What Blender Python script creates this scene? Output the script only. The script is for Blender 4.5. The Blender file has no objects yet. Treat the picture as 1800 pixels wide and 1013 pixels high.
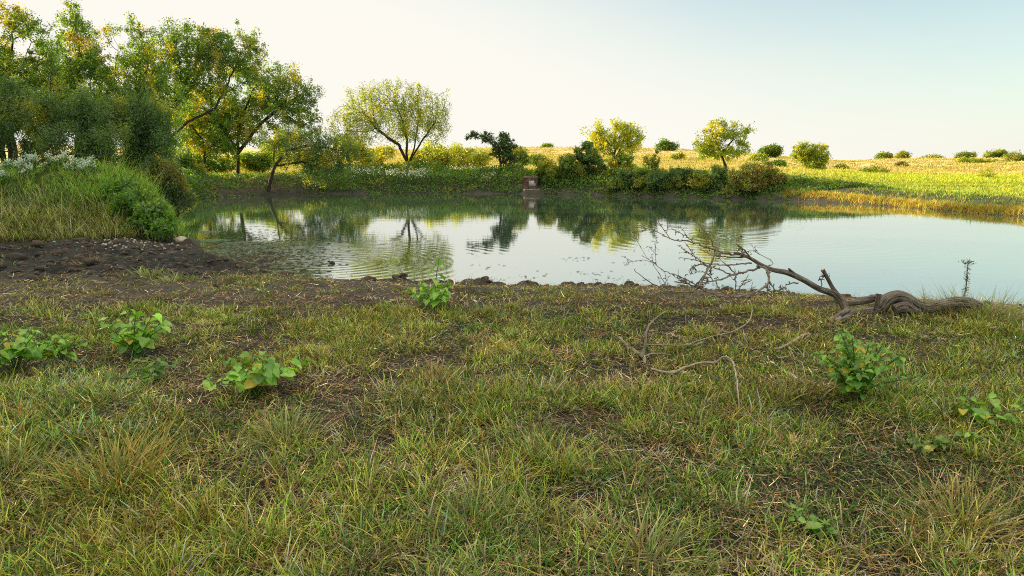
import bpy, math, random
import numpy as np
from mathutils import Vector
S = bpy.context.scene
C = S.collection
rad = math.radians
# ------------------------------------------------------------------ camera, sky, sun, exposure
PITCH = rad(10.32); FPX = 1200.0; CAMH = 1.8
cd = bpy.data.cameras.new('camera'); cam = bpy.data.objects.new('camera', cd); C.objects.link(cam)
cd.sensor_width = 36; cd.lens = 24; cd.clip_start = 0.05; cd.clip_end = 5000
cam.location = (0, 0, CAMH); cam.rotation_euler = (math.pi/2 - PITCH, 0, 0); S.camera = cam
SUN_EL, SUN_AZ = 13.0, -72.0
W = bpy.data.worlds.new('World'); S.world = W; W.use_nodes = True
nt = W.node_tree; nt.nodes.clear()
wo = nt.nodes.new('ShaderNodeOutputWorld'); bg = nt.nodes.new('ShaderNodeBackground'); sk = nt.nodes.new('ShaderNodeTexSky')
sk.sky_type = 'NISHITA'; sk.sun_disc = False; sk.sun_elevation = rad(SUN_EL); sk.sun_rotation = rad(SUN_AZ)
sk.air_density = 1.0; sk.dust_density = .8; sk.ozone_density = 1.6; sk.altitude = 100
bg.inputs[1].default_value = 0.15
# the blue of the sky is held back a little near the horizon, and an unseen bright zone is added overhead to lift the shaded foreground
sp = nt.nodes.new('ShaderNodeSeparateColor'); cb = nt.nodes.new('ShaderNodeCombineColor'); nt.links.new(sk.outputs[0], sp.inputs[0])
for ch, (e_, k_) in enumerate(((.65, .92), (.72, .97), (.45, 1.24))):
    pw = nt.nodes.new('ShaderNodeMath'); pw.operation = 'POWER'; pw.inputs[1].default_value = e_; nt.links.new(sp.outputs[ch], pw.inputs[0])
    ml = nt.nodes.new('ShaderNodeMath'); ml.operation = 'MULTIPLY'; ml.inputs[1].default_value = k_; nt.links.new(pw.outputs[0], ml.inputs[0]); nt.links.new(ml.outputs[0], cb.inputs[ch])
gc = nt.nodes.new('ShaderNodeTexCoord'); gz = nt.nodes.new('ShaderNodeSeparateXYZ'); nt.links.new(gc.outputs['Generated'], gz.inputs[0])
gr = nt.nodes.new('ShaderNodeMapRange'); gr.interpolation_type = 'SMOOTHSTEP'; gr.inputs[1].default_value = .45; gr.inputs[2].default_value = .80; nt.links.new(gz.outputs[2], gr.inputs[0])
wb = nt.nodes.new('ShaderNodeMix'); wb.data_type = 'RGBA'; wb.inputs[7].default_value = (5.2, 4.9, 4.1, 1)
# cream haze low in the sky and toward the sun
dv = nt.nodes.new('ShaderNodeVectorMath'); dv.operation = 'DOT_PRODUCT'; dv.inputs[1].default_value = (.40, 0, 1.2); nt.links.new(gc.outputs['Generated'], dv.inputs[0])
hr = nt.nodes.new('ShaderNodeMapRange'); hr.interpolation_type = 'SMOOTHSTEP'; hr.inputs[1].default_value = .12; hr.inputs[2].default_value = .55; cn = nt.nodes.new('ShaderNodeTexNoise'); cn.inputs['Scale'].default_value = 1.6; cn.inputs['Detail'].default_value = 5
cm = nt.nodes.new('ShaderNodeMapping'); cm.inputs['Scale'].default_value = (1, 1, 4.5); cm.inputs['Rotation'].default_value = (.25, .2, 0); nt.links.new(gc.outputs['Generated'], cm.inputs[0]); nt.links.new(cm.outputs[0], cn.inputs['Vector'])
ca_ = nt.nodes.new('ShaderNodeMath'); ca_.operation = 'MULTIPLY_ADD'; ca_.inputs[1].default_value = .14; ca_.inputs[2].default_value = -.07; nt.links.new(cn.outputs[0], ca_.inputs[0])
cs_ = nt.nodes.new('ShaderNodeMath'); cs_.operation = 'ADD'; nt.links.new(dv.outputs['Value'], cs_.inputs[0]); nt.links.new(ca_.outputs[0], cs_.inputs[1]); nt.links.new(cs_.outputs[0], hr.inputs[0])
hz = nt.nodes.new('ShaderNodeMix'); hz.data_type = 'RGBA'; hz.inputs[6].default_value = (2.72, 2.64, 2.42, 1); nt.links.new(hr.outputs[0], hz.inputs[0]); nt.links.new(cb.outputs[0], hz.inputs[7])
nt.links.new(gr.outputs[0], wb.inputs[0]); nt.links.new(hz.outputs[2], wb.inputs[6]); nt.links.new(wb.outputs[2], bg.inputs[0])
nt.links.new(bg.outputs[0], wo.inputs[0])
ld = bpy.data.lights.new('sun', 'SUN'); ld.energy = 5.0; ld.angle = rad(0.5); ld.color = (1.0, 0.80, 0.50)
sun = bpy.data.objects.new('sun', ld); C.objects.link(sun)
sd_ = Vector((math.sin(rad(SUN_AZ))*math.cos(rad(SUN_EL)), math.cos(rad(SUN_AZ))*math.cos(rad(SUN_EL)), math.sin(rad(SUN_EL))))
sun.rotation_euler = sd_.to_track_quat('Z', 'Y').to_euler(); sun.location = sd_*60
S.view_settings.view_transform = 'Standard'; S.view_settings.look = 'None'; S.view_settings.gamma = 1
S.view_settings.exposure = 1.27
S.render.engine = 'CYCLES'
S.cycles.max_bounces = 6; S.cycles.diffuse_bounces = 3; S.cycles.glossy_bounces = 3; S.cycles.transmission_bounces = 4
S.cycles.transparent_max_bounces = 4; S.cycles.use_denoising = False; S.cycles.filter_width = 1.05

# ------------------------------------------------------------------ small maths helpers
cT, sT = math.cos(PITCH), math.sin(PITCH)
def at(px, py, Y):
    u = (px-900)/FPX; v = (506.5-py)/FPX
    t = Y/(cT+v*sT)
    return np.array([u*t, Y, CAMH+t*(-sT+v*cT)])
def atz(px, py, z):
    u = (px-900)/FPX; v = (506.5-py)/FPX
    t = (z-CAMH)/(-sT+v*cT)
    return np.array([u*t, t*(cT+v*sT), z])
def ss(x, a, b):
    t = np.clip((x-a)/(b-a), 0, 1); return t*t*(3-2*t)
def hsh(ix, iy, seed):
    n = (ix.astype(np.int64)*374761393 + iy.astype(np.int64)*668265263 + seed*974634777) & 0xffffffff
    n = ((n ^ (n >> 13))*1274126177) & 0xffffffff
    return ((n ^ (n >> 16)) & 0xffffff)/float(0xffffff)
def vn(x, y, seed=0):
    ix = np.floor(x); iy = np.floor(y); fx = x-ix; fy = y-iy
    fx = fx*fx*(3-2*fx); fy = fy*fy*(3-2*fy)
    a = hsh(ix, iy, seed); b = hsh(ix+1, iy, seed); c = hsh(ix, iy+1, seed); d = hsh(ix+1, iy+1, seed)
    return (a*(1-fx)+b*fx)*(1-fy)+(c*(1-fx)+d*fx)*fy
def fbm(x, y, seed=0, o=4):
    s = 0; a = .5; t = 0
    for k in range(o):
        s = s+a*vn(x, y, seed+k*17); t += a; a *= .5; x = x*2.03+5.1; y = y*2.03+9.7
    return s/t
# ------------------------------------------------------------------ the pond outline
SH = [(338,412),(352,440),(362,458),(405,478),(450,492),(560,499),(640,504),(700,506),(780,508),(850,509),(960,512),(1100,513),(1200,517),(1300,522),(1400,526),
      (1560,533),(1700,541),(1800,548),(2000,560),(2250,500),(2250,430),(1980,398),(1800,382),(1700,373),(1620,367),(1500,358),(1380,352),(1200,347),(1000,342),
      (800,339.5),(600,340),(480,342),(390,347),(340,351),(270,360),(200,372),(170,384),(235,397),(290,402)]
SH = np.array([atz(a, b, 0)[:2] for a, b in SH])
def chaikin(P, n):
    for _ in range(n):
        Q = np.roll(P, -1, 0); P = np.stack([P*.75+Q*.25, P*.25+Q*.75], 1).reshape(-1, 2)
    return P
POND = chaikin(SH, 2)
def sdist(x, y):
    shp = x.shape; x = x.ravel(); y = y.ravel()
    best = np.full(x.shape, 1e9); ins = np.zeros(x.shape, bool)
    n = len(POND)
    for i in range(n):
        ax, ay = POND[i]; bx, by = POND[(i+1) % n]
        dx, dy = bx-ax, by-ay; L = dx*dx+dy*dy+1e-12
        t = np.clip(((x-ax)*dx+(y-ay)*dy)/L, 0, 1)
        d = (x-ax-t*dx)**2+(y-ay-t*dy)**2
        best = np.minimum(best, d)
        c = ((ay > y) != (by > y)) & (x < dx*(y-ay)/(dy if abs(dy) > 1e-9 else 1e-9)+ax)
        ins ^= c
    return (np.sqrt(best)*np.where(ins, -1, 1)).reshape(shp)
def mudmask(x, y):
    a = x/np.maximum(y, .5)
    m = ss(-a, .30, .40)*ss(y, 8.6, 10.2)*(1-ss(y, 13.0, 14.6))*(1-ss(x, -4.6, -3.2))
    return m
def H(x, y, fine=True):
    x = np.asarray(x, float); y = np.asarray(y, float)
    d = sdist(x, y); dw = d+ (fbm(x*1.3, y*1.3, 5)-.5)*.35*(np.abs(d) < 3)
    a = x/np.maximum(y, 1.0)
    near = .10*ss(dw, -.05, .12)+.13*ss(dw, .1, 1.4)
    far = .34*ss(dw, -.02, .22)+.66*ss(dw, .22, 2.8)
    right = .18*ss(dw, -.02, .15)+.30*ss(dw, .15, 3)
    wr = ss(a, .36, .60)
    far = far*(1-wr)+right*wr
    wf = ss(y, 17, 28)
    z = near*(1-wf)+far*wf
    z = z-.5*ss(-dw, 0, 2.0)
    r = np.hypot(np.maximum(x+10.6, 0)/4.2, (y-16.9)/3.3)
    z = z+1.32*(1-ss(r, .05, 1))*ss(dw, 0, .8)*(.8+.45*fbm(x*.7, y*.7, 61))
    D = np.hypot(x, y)
    rr = ss(a, .22, .50)
    lf = 3.9*ss(D, 58, 165)-2.5*ss(D, 190, 400)
    rf = 2.1*ss(D, 95, 180)-1.5*ss(D, 200, 400)
    fld = lf*(1-rr)+rf*rr + (fbm(x*.03, y*.03, 31)-.5)*2.4*ss(D, 70, 150)+(fbm(x*.15, y*.15, 32)-.5)*.5*ss(D, 90, 150)
    z = z+fld
    # unseen hill added left of the pond to block the low sun and shade the foreground
    r = np.hypot((x+62)/20, np.maximum(np.abs(y+2)-30, 0)/30)
    z = z+17.0*(1-ss(r, 0, 1))
    if fine:
        nr = 1-ss(D, 25, 60)
        z = z+(fbm(x*.6, y*.6, 2)-.5)*.09*nr*ss(d, .1, 1)
        z = z+(fbm(x*3.1, y*3.1, 3)-.5)*.05*nr*ss(d, 0, .4)
        mm = mudmask(x, y)
        edge = (1-ss(d, .15, .7))*ss(d, -.12, .05)*(y < 15)*(1-ss(x, 1.5, 3.0))
        cl = fbm(x*5, y*5, 9, 4)
        z = z+(cl-.42)*.22*mm*ss(d, -.1, .2)+np.maximum(cl-.5, 0)*.36*edge*ss(fbm(x*.8,y*.8,41),.38,.6)
    return z
def h1(x, y): return float(H(np.array([x]), np.array([y]))[0])
def gp(px, py):
    z = .23
    for _ in range(6):
        p = atz(px, py, z); z = h1(p[0], p[1])
    return np.array([p[0], p[1], z])
# ------------------------------------------------------------------ mesh helpers
def mesh(name, V, F, mat, col=None, tc=None, smooth=False, parent=None, mats=None, midx=None, loc=None):
    V = np.asarray(V, np.float32)
    if loc is not None: V = V-np.asarray(loc, np.float32)
    me = bpy.data.meshes.new(name)
    F = F if isinstance(F, list) else [F]
    F = [np.asarray(f, np.int32) for f in F if len(f)]
    me.vertices.add(len(V)); me.vertices.foreach_set('co', V.ravel())
    nl = sum(f.size for f in F); nf = sum(len(f) for f in F)
    me.loops.add(nl); me.polygons.add(nf)
    me.loops.foreach_set('vertex_index', np.concatenate([f.ravel() for f in F]))
    tot = np.concatenate([np.full(len(f), f.shape[1], np.int32) for f in F])
    st = np.concatenate([[0], np.cumsum(tot)[:-1]]).astype(np.int32)
    me.polygons.foreach_set('loop_start', st); me.polygons.foreach_set('loop_total', tot)
    if smooth: me.polygons.foreach_set('use_smooth', np.ones(nf, bool))
    for m in (mats or [mat]): me.materials.append(m)
    if midx is not None: me.polygons.foreach_set('material_index', np.asarray(midx, np.int32))
    me.update(calc_edges=True)
    if col is not None:
        a = me.color_attributes.new('Col', 'FLOAT_COLOR', 'POINT')
        c = np.ones((len(V), 4), np.float32); c[:, :3] = col; a.data.foreach_set('color', c.ravel())
    if tc is not None:
        a = me.attributes.new('tc', 'FLOAT_VECTOR', 'POINT'); a.data.foreach_set('vector', np.asarray(tc, np.float32).ravel())
    o = bpy.data.objects.new(name, me); C.objects.link(o)
    if parent is not None: o.parent = parent
    if loc is not None and parent is None: o.location = loc
    return o
def tag(o, label=None, cat=None, group=None, kind=None):
    for k, v in (('label', label), ('category', cat), ('group', group), ('kind', kind)):
        if v: o[k] = v
    return o
def empty(name, loc, label, cat, group=None):
    o = bpy.data.objects.new(name, None); C.objects.link(o); o.location = loc; o.empty_display_size = .2
    return tag(o, label, cat, group)
def copy_tree(o, parent=None):
    c = o.copy(); C.objects.link(c); c.parent = parent
    for ch in o.children: copy_tree(ch, c)
    return c
class MB:
    def __init__(s): s.V = []; s.F = []; s.c = []; s.t = []; s.n = 0
    def add(s, V, F, col=(1, 1, 1), tc=None):
        V = np.asarray(V, float); F = np.asarray(F, int)
        s.V.append(V); s.F.append(F+s.n); s.n += len(V)
        s.c.append(np.broadcast_to(np.asarray(col, float), (len(V), 3)))
        s.t.append(np.asarray(tc, float) if tc is not None else V)
    def build(s, name, mat, parent=None, loc=None, smooth=False):
        by = {}
        for f in s.F: by.setdefault(f.shape[1], []).append(f)
        return mesh(name, np.concatenate(s.V), [np.concatenate(v) for v in by.values()], mat, np.concatenate(s.c), np.concatenate(s.t), smooth, parent, loc=loc)
# ------------------------------------------------------------------ materials
def newmat(name):
    m = bpy.data.materials.new(name); m.use_nodes = True; m.node_tree.nodes.clear(); return m, m.node_tree
def N(t, ty, **k):
    n = t.nodes.new(ty)
    for a, b in k.items():
        if a.startswith('i_'): n.inputs[a[2:].replace('_', ' ')].default_value = b
        else: setattr(n, a, b)
    return n
def mixc(t, mode, fac, a, b):
    n = t.nodes.new('ShaderNodeMix'); n.data_type = 'RGBA'; n.blend_type = mode
    for s, v in ((0, fac), (6, a), (7, b)):
        if hasattr(v, 'node'): t.links.new(v, n.inputs[s])
        else: n.inputs[s].default_value = v
    return n.outputs[2]
def leafmat(name, trans=.45, tint=(1.5, 1.35, .45, 1), gloss=.06, rough=.45, nscale=9.0):
    m, t = newmat(name); L = t.links
    at_ = N(t, 'ShaderNodeAttribute', attribute_name='Col')
    tc = N(t, 'ShaderNodeTexCoord'); no = N(t, 'ShaderNodeTexNoise'); no.inputs['Scale'].default_value = nscale; no.inputs['Detail'].default_value = 3
    L.new(tc.outputs['Object'], no.inputs['Vector'])
    mr = N(t, 'ShaderNodeMapRange'); mr.inputs[1].default_value = .3; mr.inputs[2].default_value = .7; mr.inputs[3].default_value = .75; mr.inputs[4].default_value = 1.25
    L.new(no.outputs[0], mr.inputs[0])
    c = mixc(t, 'MULTIPLY', 1.0, at_.outputs['Color'], mr.outputs[0])
    d = N(t, 'ShaderNodeBsdfDiffuse'); L.new(c, d.inputs[0])
    tr = N(t, 'ShaderNodeBsdfTranslucent'); L.new(mixc(t, 'MULTIPLY', 1.0, c, tint), tr.inputs[0])
    g = N(t, 'ShaderNodeBsdfGlossy'); g.inputs['Roughness'].default_value = rough
    m1 = N(t, 'ShaderNodeMixShader'); m1.inputs[0].default_value = trans; L.new(d.outputs[0], m1.inputs[1]); L.new(tr.outputs[0], m1.inputs[2])
    m2 = N(t, 'ShaderNodeMixShader'); m2.inputs[0].default_value = gloss; L.new(m1.outputs[0], m2.inputs[1]); L.new(g.outputs[0], m2.inputs[2])
    o = N(t, 'ShaderNodeOutputMaterial'); L.new(m2.outputs[0], o.inputs[0]); return m
def barkmat(name, a, b, sc=(14, 3, 14), bump=.6, dist=.02):
    m, t = newmat(name); L = t.links
    at_ = N(t, 'ShaderNodeAttribute', attribute_name='tc'); ca = N(t, 'ShaderNodeAttribute', attribute_name='Col')
    mp = N(t, 'ShaderNodeMapping'); mp.inputs['Scale'].default_value = sc; L.new(at_.outputs['Vector'], mp.inputs[0])
    no = N(t, 'ShaderNodeTexNoise'); no.inputs['Scale'].default_value = 3; no.inputs['Detail'].default_value = 8; no.inputs['Roughness'].default_value = .65
    L.new(mp.outputs[0], no.inputs['Vector'])
    cr = N(t, 'ShaderNodeValToRGB'); cr.color_ramp.elements[0].position = .36; cr.color_ramp.elements[1].position = .66
    cr.color_ramp.elements[0].color = (*a, 1); cr.color_ramp.elements[1].color = (*b, 1); L.new(no.outputs[0], cr.inputs[0])
    p = N(t, 'ShaderNodeBsdfPrincipled'); p.inputs['Roughness'].default_value = .9; p.inputs['Specular IOR Level'].default_value = .2
    L.new(mixc(t, 'MULTIPLY', 1.0, cr.outputs[0], ca.outputs['Color']), p.inputs['Base Color'])
    bu = N(t, 'ShaderNodeBump'); bu.inputs['Strength'].default_value = bump; bu.inputs['Distance'].default_value = dist
    L.new(no.outputs[0], bu.inputs['Height']); L.new(bu.outputs[0], p.inputs['Normal'])
    o = N(t, 'ShaderNodeOutputMaterial'); L.new(p.outputs[0], o.inputs[0]); return m
M = {}
M['leaf'] = leafmat('tree_leaf', .55, (1.6, 1.45, .4, 1), .04)
M['grass'] = leafmat('grass_blade', .20, (1.3, 1.25, .6, 1), .02, .5, 2.0)
M['dry'] = leafmat('dry_blade', .25, (1.2, 1.1, .8, 1), .03, .6, 2.0)
M['broad'] = leafmat('broad_leaf', .35, (1.3, 1.5, .5, 1), .045, .40, 40.0)
M['petal'] = leafmat('white_bract', .35, (1, 1, .9, 1), .02, .6, 20.0)
M['bark'] = barkmat('bark', (.018, .014, .010), (.075, .058, .042))
M['log'] = barkmat('weathered_wood', (.035, .027, .022), (.36, .30, .23), (22, 15, 22), 1.0, .035)
M['twig'] = barkmat('dead_twig', (.10, .075, .055), (.36, .29, .22), (10, 30, 10), .3, .004)
M['pale'] = barkmat('bleached_wood', (.20, .15, .10), (.52, .43, .32), (10, 30, 10), .3, .004)
def groundmat():
    m, t = newmat('ground'); L = t.links
    ca = N(t, 'ShaderNodeAttribute', attribute_name='Col'); tc = N(t, 'ShaderNodeTexCoord')
    def noise(s, d=6, r=.6):
        n = N(t, 'ShaderNodeTexNoise'); n.inputs['Scale'].default_value = s; n.inputs['Detail'].default_value = d; n.inputs['Roughness'].default_value = r
        L.new(tc.outputs['Object'], n.inputs['Vector']); return n.outputs[0]
    def rng(v, a, b, c, d):
        n = N(t, 'ShaderNodeMapRange'); L.new(v, n.inputs[0])
        for i, q in enumerate((a, b, c, d)): n.inputs[i+1].default_value = q
        return n.outputs[0]
    n1 = noise(2.2); n2 = noise(34, 8, .7); n3 = noise(.18)
    c = mixc(t, 'MULTIPLY', 1.0, ca.outputs['Color'], rng(n1, .3, .7, .65, 1.35))
    c = mixc(t, 'MULTIPLY', 1.0, c, rng(n2, .3, .72, .35, 1.7))
    c = mixc(t, 'MULTIPLY', 1.0, c, rng(n3, .3, .7, .85, 1.15))
    p = N(t, 'ShaderNodeBsdfPrincipled'); p.inputs['Roughness'].default_value = .88; p.inputs['Specular IOR Level'].default_value = .25
    L.new(c, p.inputs['Base Color'])
    bu = N(t, 'ShaderNodeBump'); bu.inputs['Strength'].default_value = .8; bu.inputs['Distance'].default_value = .03
    L.new(n2, bu.inputs['Height']); L.new(bu.outputs[0], p.inputs['Normal'])
    o = N(t, 'ShaderNodeOutputMaterial'); L.new(p.outputs[0], o.inputs[0]); return m
M['ground'] = groundmat()
def stonemat(name, a, b, s=12):
    m, t = newmat(name); L = t.links
    ca = N(t, 'ShaderNodeAttribute', attribute_name='Col'); tc = N(t, 'ShaderNodeTexCoord')
    n = N(t, 'ShaderNodeTexNoise'); n.inputs['Scale'].default_value = s; n.inputs['Detail'].default_value = 8; L.new(tc.outputs['Object'], n.inputs['Vector'])
    cr = N(t, 'ShaderNodeValToRGB'); cr.color_ramp.elements[0].position = .3; cr.color_ramp.elements[1].position = .7
    cr.color_ramp.elements[0].color = (*a, 1); cr.color_ramp.elements[1].color = (*b, 1); L.new(n.outputs[0], cr.inputs[0])
    p = N(t, 'ShaderNodeBsdfPrincipled'); p.inputs['Roughness'].default_value = .9
    L.new(mixc(t, 'MULTIPLY', 1.0, cr.outputs[0], ca.outputs['Color']), p.inputs['Base Color'])
    bu = N(t, 'ShaderNodeBump'); bu.inputs['Strength'].default_value = .5; bu.inputs['Distance'].default_value = .02
    L.new(n.outputs[0], bu.inputs['Height']); L.new(bu.outputs[0], p.inputs['Normal'])
    o = N(t, 'ShaderNodeOutputMaterial'); L.new(p.outputs[0], o.inputs[0]); return m
M['stone'] = stonemat('stone', (.28, .25, .20), (.55, .50, .42))
M['brick'] = stonemat('brick', (.6, .6, .6), (1.2, 1.2, 1.2), 25)
RC = atz(583, 463, 0); RC2 = atz(1330, 418, 0)
def watermat():
    m, t = newmat('water'); L = t.links
    tc = N(t, 'ShaderNodeTexCoord')
    def mth(op, a, b=None, c=None):
        n = N(t, 'ShaderNodeMath', operation=op)
        for i, v in enumerate((a, b, c)):
            if v is None: continue
            if hasattr(v, 'node'): L.new(v, n.inputs[i])
            else: n.inputs[i].default_value = v
        return n.outputs[0]
    def ring(c, k, amp, r0, r1, wob):
        v = N(t, 'ShaderNodeVectorMath', operation='DISTANCE'); L.new(tc.outputs['Object'], v.inputs[0]); v.inputs[1].default_value = c
        nn = N(t, 'ShaderNodeTexNoise'); nn.inputs['Scale'].default_value = .5; L.new(tc.outputs['Object'], nn.inputs['Vector'])
        r = v.outputs['Value']
        s = mth('SINE', mth('ADD', mth('MULTIPLY', r, k), mth('MULTIPLY', nn.outputs[0], wob)))
        e = N(t, 'ShaderNodeMapRange', interpolation_type='SMOOTHSTEP'); L.new(r, e.inputs[0]); e.inputs[1].default_value = r0; e.inputs[2].default_value = r1; e.inputs[3].default_value = 1; e.inputs[4].default_value = 0
        return mth('MULTIPLY', mth('MULTIPLY', s, e.outputs[0]), amp)
    h = ring(tuple(RC), 24.0, .0011, .3, 5.0, 7.0)
    h = mth('ADD', h, ring((RC2[0], RC2[1], 0), 17.0, .0008, 1.0, 6.5, 4.0))
    mp = N(t, 'ShaderNodeMapping'); mp.inputs['Scale'].default_value = (.7, 2.2, 1); L.new(tc.outputs['Object'], mp.inputs[0])
    n1 = N(t, 'ShaderNodeTexNoise'); n1.inputs['Scale'].default_value = 1.6; n1.inputs['Detail'].default_value = 4; L.new(mp.outputs[0], n1.inputs['Vector'])
    h = mth('ADD', h, mth('MULTIPLY', n1.outputs[0], .0016))
    # livelier water in the cove on the left
    v = N(t, 'ShaderNodeVectorMath', operation='DISTANCE'); L.new(tc.outputs['Object'], v.inputs[0]); v.inputs[1].default_value = tuple(atz(440, 450, 0))
    e = N(t, 'ShaderNodeMapRange', interpolation_type='SMOOTHSTEP'); L.new(v.outputs['Value'], e.inputs[0]); e.inputs[1].default_value = .8; e.inputs[2].default_value = 3.2; e.inputs[3].default_value = 1; e.inputs[4].default_value = 0
    n2 = N(t, 'ShaderNodeTexNoise'); n2.inputs['Scale'].default_value = 5.5; n2.inputs['Detail'].default_value = 4; L.new(mp.outputs[0], n2.inputs['Vector'])
    h = mth('ADD', h, mth('MULTIPLY', mth('MULTIPLY', n2.outputs[0], e.outputs[0]), .016))
    bu = N(t, 'ShaderNodeBump'); bu.inputs['Strength'].default_value = 1; bu.inputs['Distance'].default_value = 1; L.new(h, bu.inputs['Height'])
    p = N(t, 'ShaderNodeBsdfPrincipled'); p.inputs['Roughness'].default_value = .008; p.inputs['IOR'].default_value = 2.6
    p.inputs['Base Color'].default_value = (.06, .095, .065, 1)
    L.new(bu.outputs[0], p.inputs['Normal'])
    gl = N(t, 'ShaderNodeBsdfGlossy'); gl.inputs['Roughness'].default_value = .008; gl.inputs['Color'].default_value = (.94, 1, .98, 1); L.new(bu.outputs[0], gl.inputs['Normal'])
    mx = N(t, 'ShaderNodeMixShader'); mx.inputs[0].default_value = .45; L.new(p.outputs[0], mx.inputs[1]); L.new(gl.outputs[0], mx.inputs[2])
    o = N(t, 'ShaderNodeOutputMaterial'); L.new(mx.outputs[0], o.inputs[0]); return m
M['water'] = watermat()
# ------------------------------------------------------------------ terrain and water
def axis(dense, step, lo, hi, g):
    a = list(np.arange(dense[0], dense[1]+1e-6, step))
    s = step; v = a[-1]
    while v < hi: s *= g; v += s; a.append(v)
    s = step; v = a[0]; b = []
    while v > lo: s *= g; v -= s; b.append(v)
    return np.array(b[::-1]+a)
gx = axis((-11, 9), .06, -1600, 1600, 1.035); gy = axis((2, 14.5), .055, -300, 2600, 1.028)
X, Y = np.meshgrid(gx, gy)
Z = H(X, Y); SD = sdist(X, Y); DD = np.hypot(X, Y); AA = X/np.maximum(Y, 1)
MUD = mudmask(X, Y)
def lerp(a, b, w): return a*(1-w[..., None])+b*w[..., None]
def c3(*c): return np.array(c, float)
nz = fbm(X*.9, Y*.9, 77); nz2 = fbm(X*.25, Y*.25, 78)
col = lerp(c3(.034, .024, .016)+0*X[..., None], c3(.020, .021, .011), ss(nz, .4, .6))
dryband = ss(Y, 6.8, 8.6)*(1-ss(Y, 11, 14))*(1-.5*ss(nz, .5, .65))
col = lerp(col, c3(.085, .072, .048), dryband*(.85))
col = lerp(col, c3(.024, .0235, .019), MUD)
col = lerp(col, c3(.040, .033, .026), (1-ss(SD, .05, .4))*(Y < 16))
far = ss(Y, 17, 26)
col = lerp(col, c3(.055, .065, .028), far)
bare = far*ss(-AA, .27, .33)*(1-ss(-AA, .44, .5))
col = lerp(col, c3(.13, .085, .055), bare*.8)
col = lerp(col, c3(.050, .044, .032), (1-ss(SD, .1, .6))*far)
fieldm = ss(SD, 2.5, 5)*far
meadow = lerp(c3(.36, .50, .035)+0*X[..., None], c3(.56, .54, .06), ss(nz2+.15*ss(DD, 45, 90), .38, .62))
tan_ = lerp(c3(.66, .49, .22)+0*X[..., None], c3(.52, .46, .10), ss(fbm(X*.06, Y*.12, 55), .48, .66))
wtan = ss(DD, 50, 62)*(1-ss(AA, .2, .42))+ss(DD, 82, 112)*ss(AA, .2, .42)
fc = lerp(meadow, tan_, np.clip(wtan, 0, 1))
col = lerp(col, fc, fieldm)
mound = (1-ss(np.hypot(np.maximum(X+10.6, 0)/4.2, (Y-16.9)/3.3), .7, 1.0))
col = lerp(col, c3(.060, .085, .022), mound)
ny, nx = X.shape
idx = np.arange(nx*ny).reshape(ny, nx)
F = np.stack([idx[:-1, :-1], idx[:-1, 1:], idx[1:, 1:], idx[1:, :-1]], -1).reshape(-1, 4)
g = mesh('ground', np.stack([X, Y, Z], -1).reshape(-1, 3), F, M['ground'], col.reshape(-1, 3), smooth=True)
tag(g, kind='structure')
lo = POND.min(0)-1.5; hi = POND.max(0)+1.5
wv = [(lo[0], lo[1], 0), (hi[0], lo[1], 0), (hi[0], hi[1], 0), (lo[0], hi[1], 0)]
tag(mesh('water', wv, np.array([[0, 1, 2, 3]]), M['water']), kind='structure')

# ------------------------------------------------------------------ tubes
def tube(mb, P, R, sides=7, col=(1, 1, 1), cap=True, wob=0.0, seed=0, capcol=None):
    P = np.asarray(P, float); n = len(P); R = np.broadcast_to(np.asarray(R, float), (n,))
    T = np.gradient(P, axis=0); T /= np.linalg.norm(T, axis=1)[:, None]+1e-9
    u = np.cross(T[0], (0.1, 0.3, 1)); u /= np.linalg.norm(u)+1e-9
    V = []; tcs = []; al = 0
    ang = np.arange(sides)/sides*2*math.pi
    for i in range(n):
        u = u-T[i]*np.dot(u, T[i]); u /= np.linalg.norm(u)+1e-9; v = np.cross(T[i], u)
        if i: al += np.linalg.norm(P[i]-P[i-1])
        r = R[i]
        if wob:
            r = r*(1+wob*(2*fbm(np.cos(ang)*1.8+7+al*2, np.sin(ang)*1.8+3+al*1.4, seed)-1)*2)
        V.append(P[i]+np.outer(np.cos(ang)*r, u)+np.outer(np.sin(ang)*r, v))
        tcs.append(np.stack([np.cos(ang)*R[i], np.full(sides, al*.15), np.sin(ang)*R[i]], 1)+seed*.37)
    V = np.concatenate(V); tcs = np.concatenate(tcs)
    a = np.arange(sides); b = (a+1) % sides
    F = np.concatenate([np.stack([i*sides+a, i*sides+b, (i+1)*sides+b, (i+1)*sides+a], 1) for i in range(n-1)])
    mb.add(V, F, col, tcs)
    if cap:
        for e, c, k in ((P[-1], V[-sides:], tcs[-sides:]), (P[0], V[:sides][::-1], tcs[:sides])):
            cc = capcol if capcol is not None else col
            mb.add(np.concatenate([c, [c.mean(0)]]), np.stack([a, b, np.full(sides, sides)], 1), cc, np.concatenate([k, [k.mean(0)]]))
def smooth_path(P, R, k=4):
    P = np.asarray(P, float); R = np.asarray(R, float); n = len(P); out = []; ro = []
    for i in range(n-1):
        p0 = P[max(i-1, 0)]; p1 = P[i]; p2 = P[i+1]; p3 = P[min(i+2, n-1)]
        for j in range(k):
            t = j/k
            out.append(.5*((2*p1)+(-p0+p2)*t+(2*p0-5*p1+4*p2-p3)*t*t+(-p0+3*p1-3*p2+p3)*t**3)); ro.append(R[i]*(1-t)+R[i+1]*t)
    out.append(P[-1]); ro.append(R[-1]); return np.array(out), np.array(ro)
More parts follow.
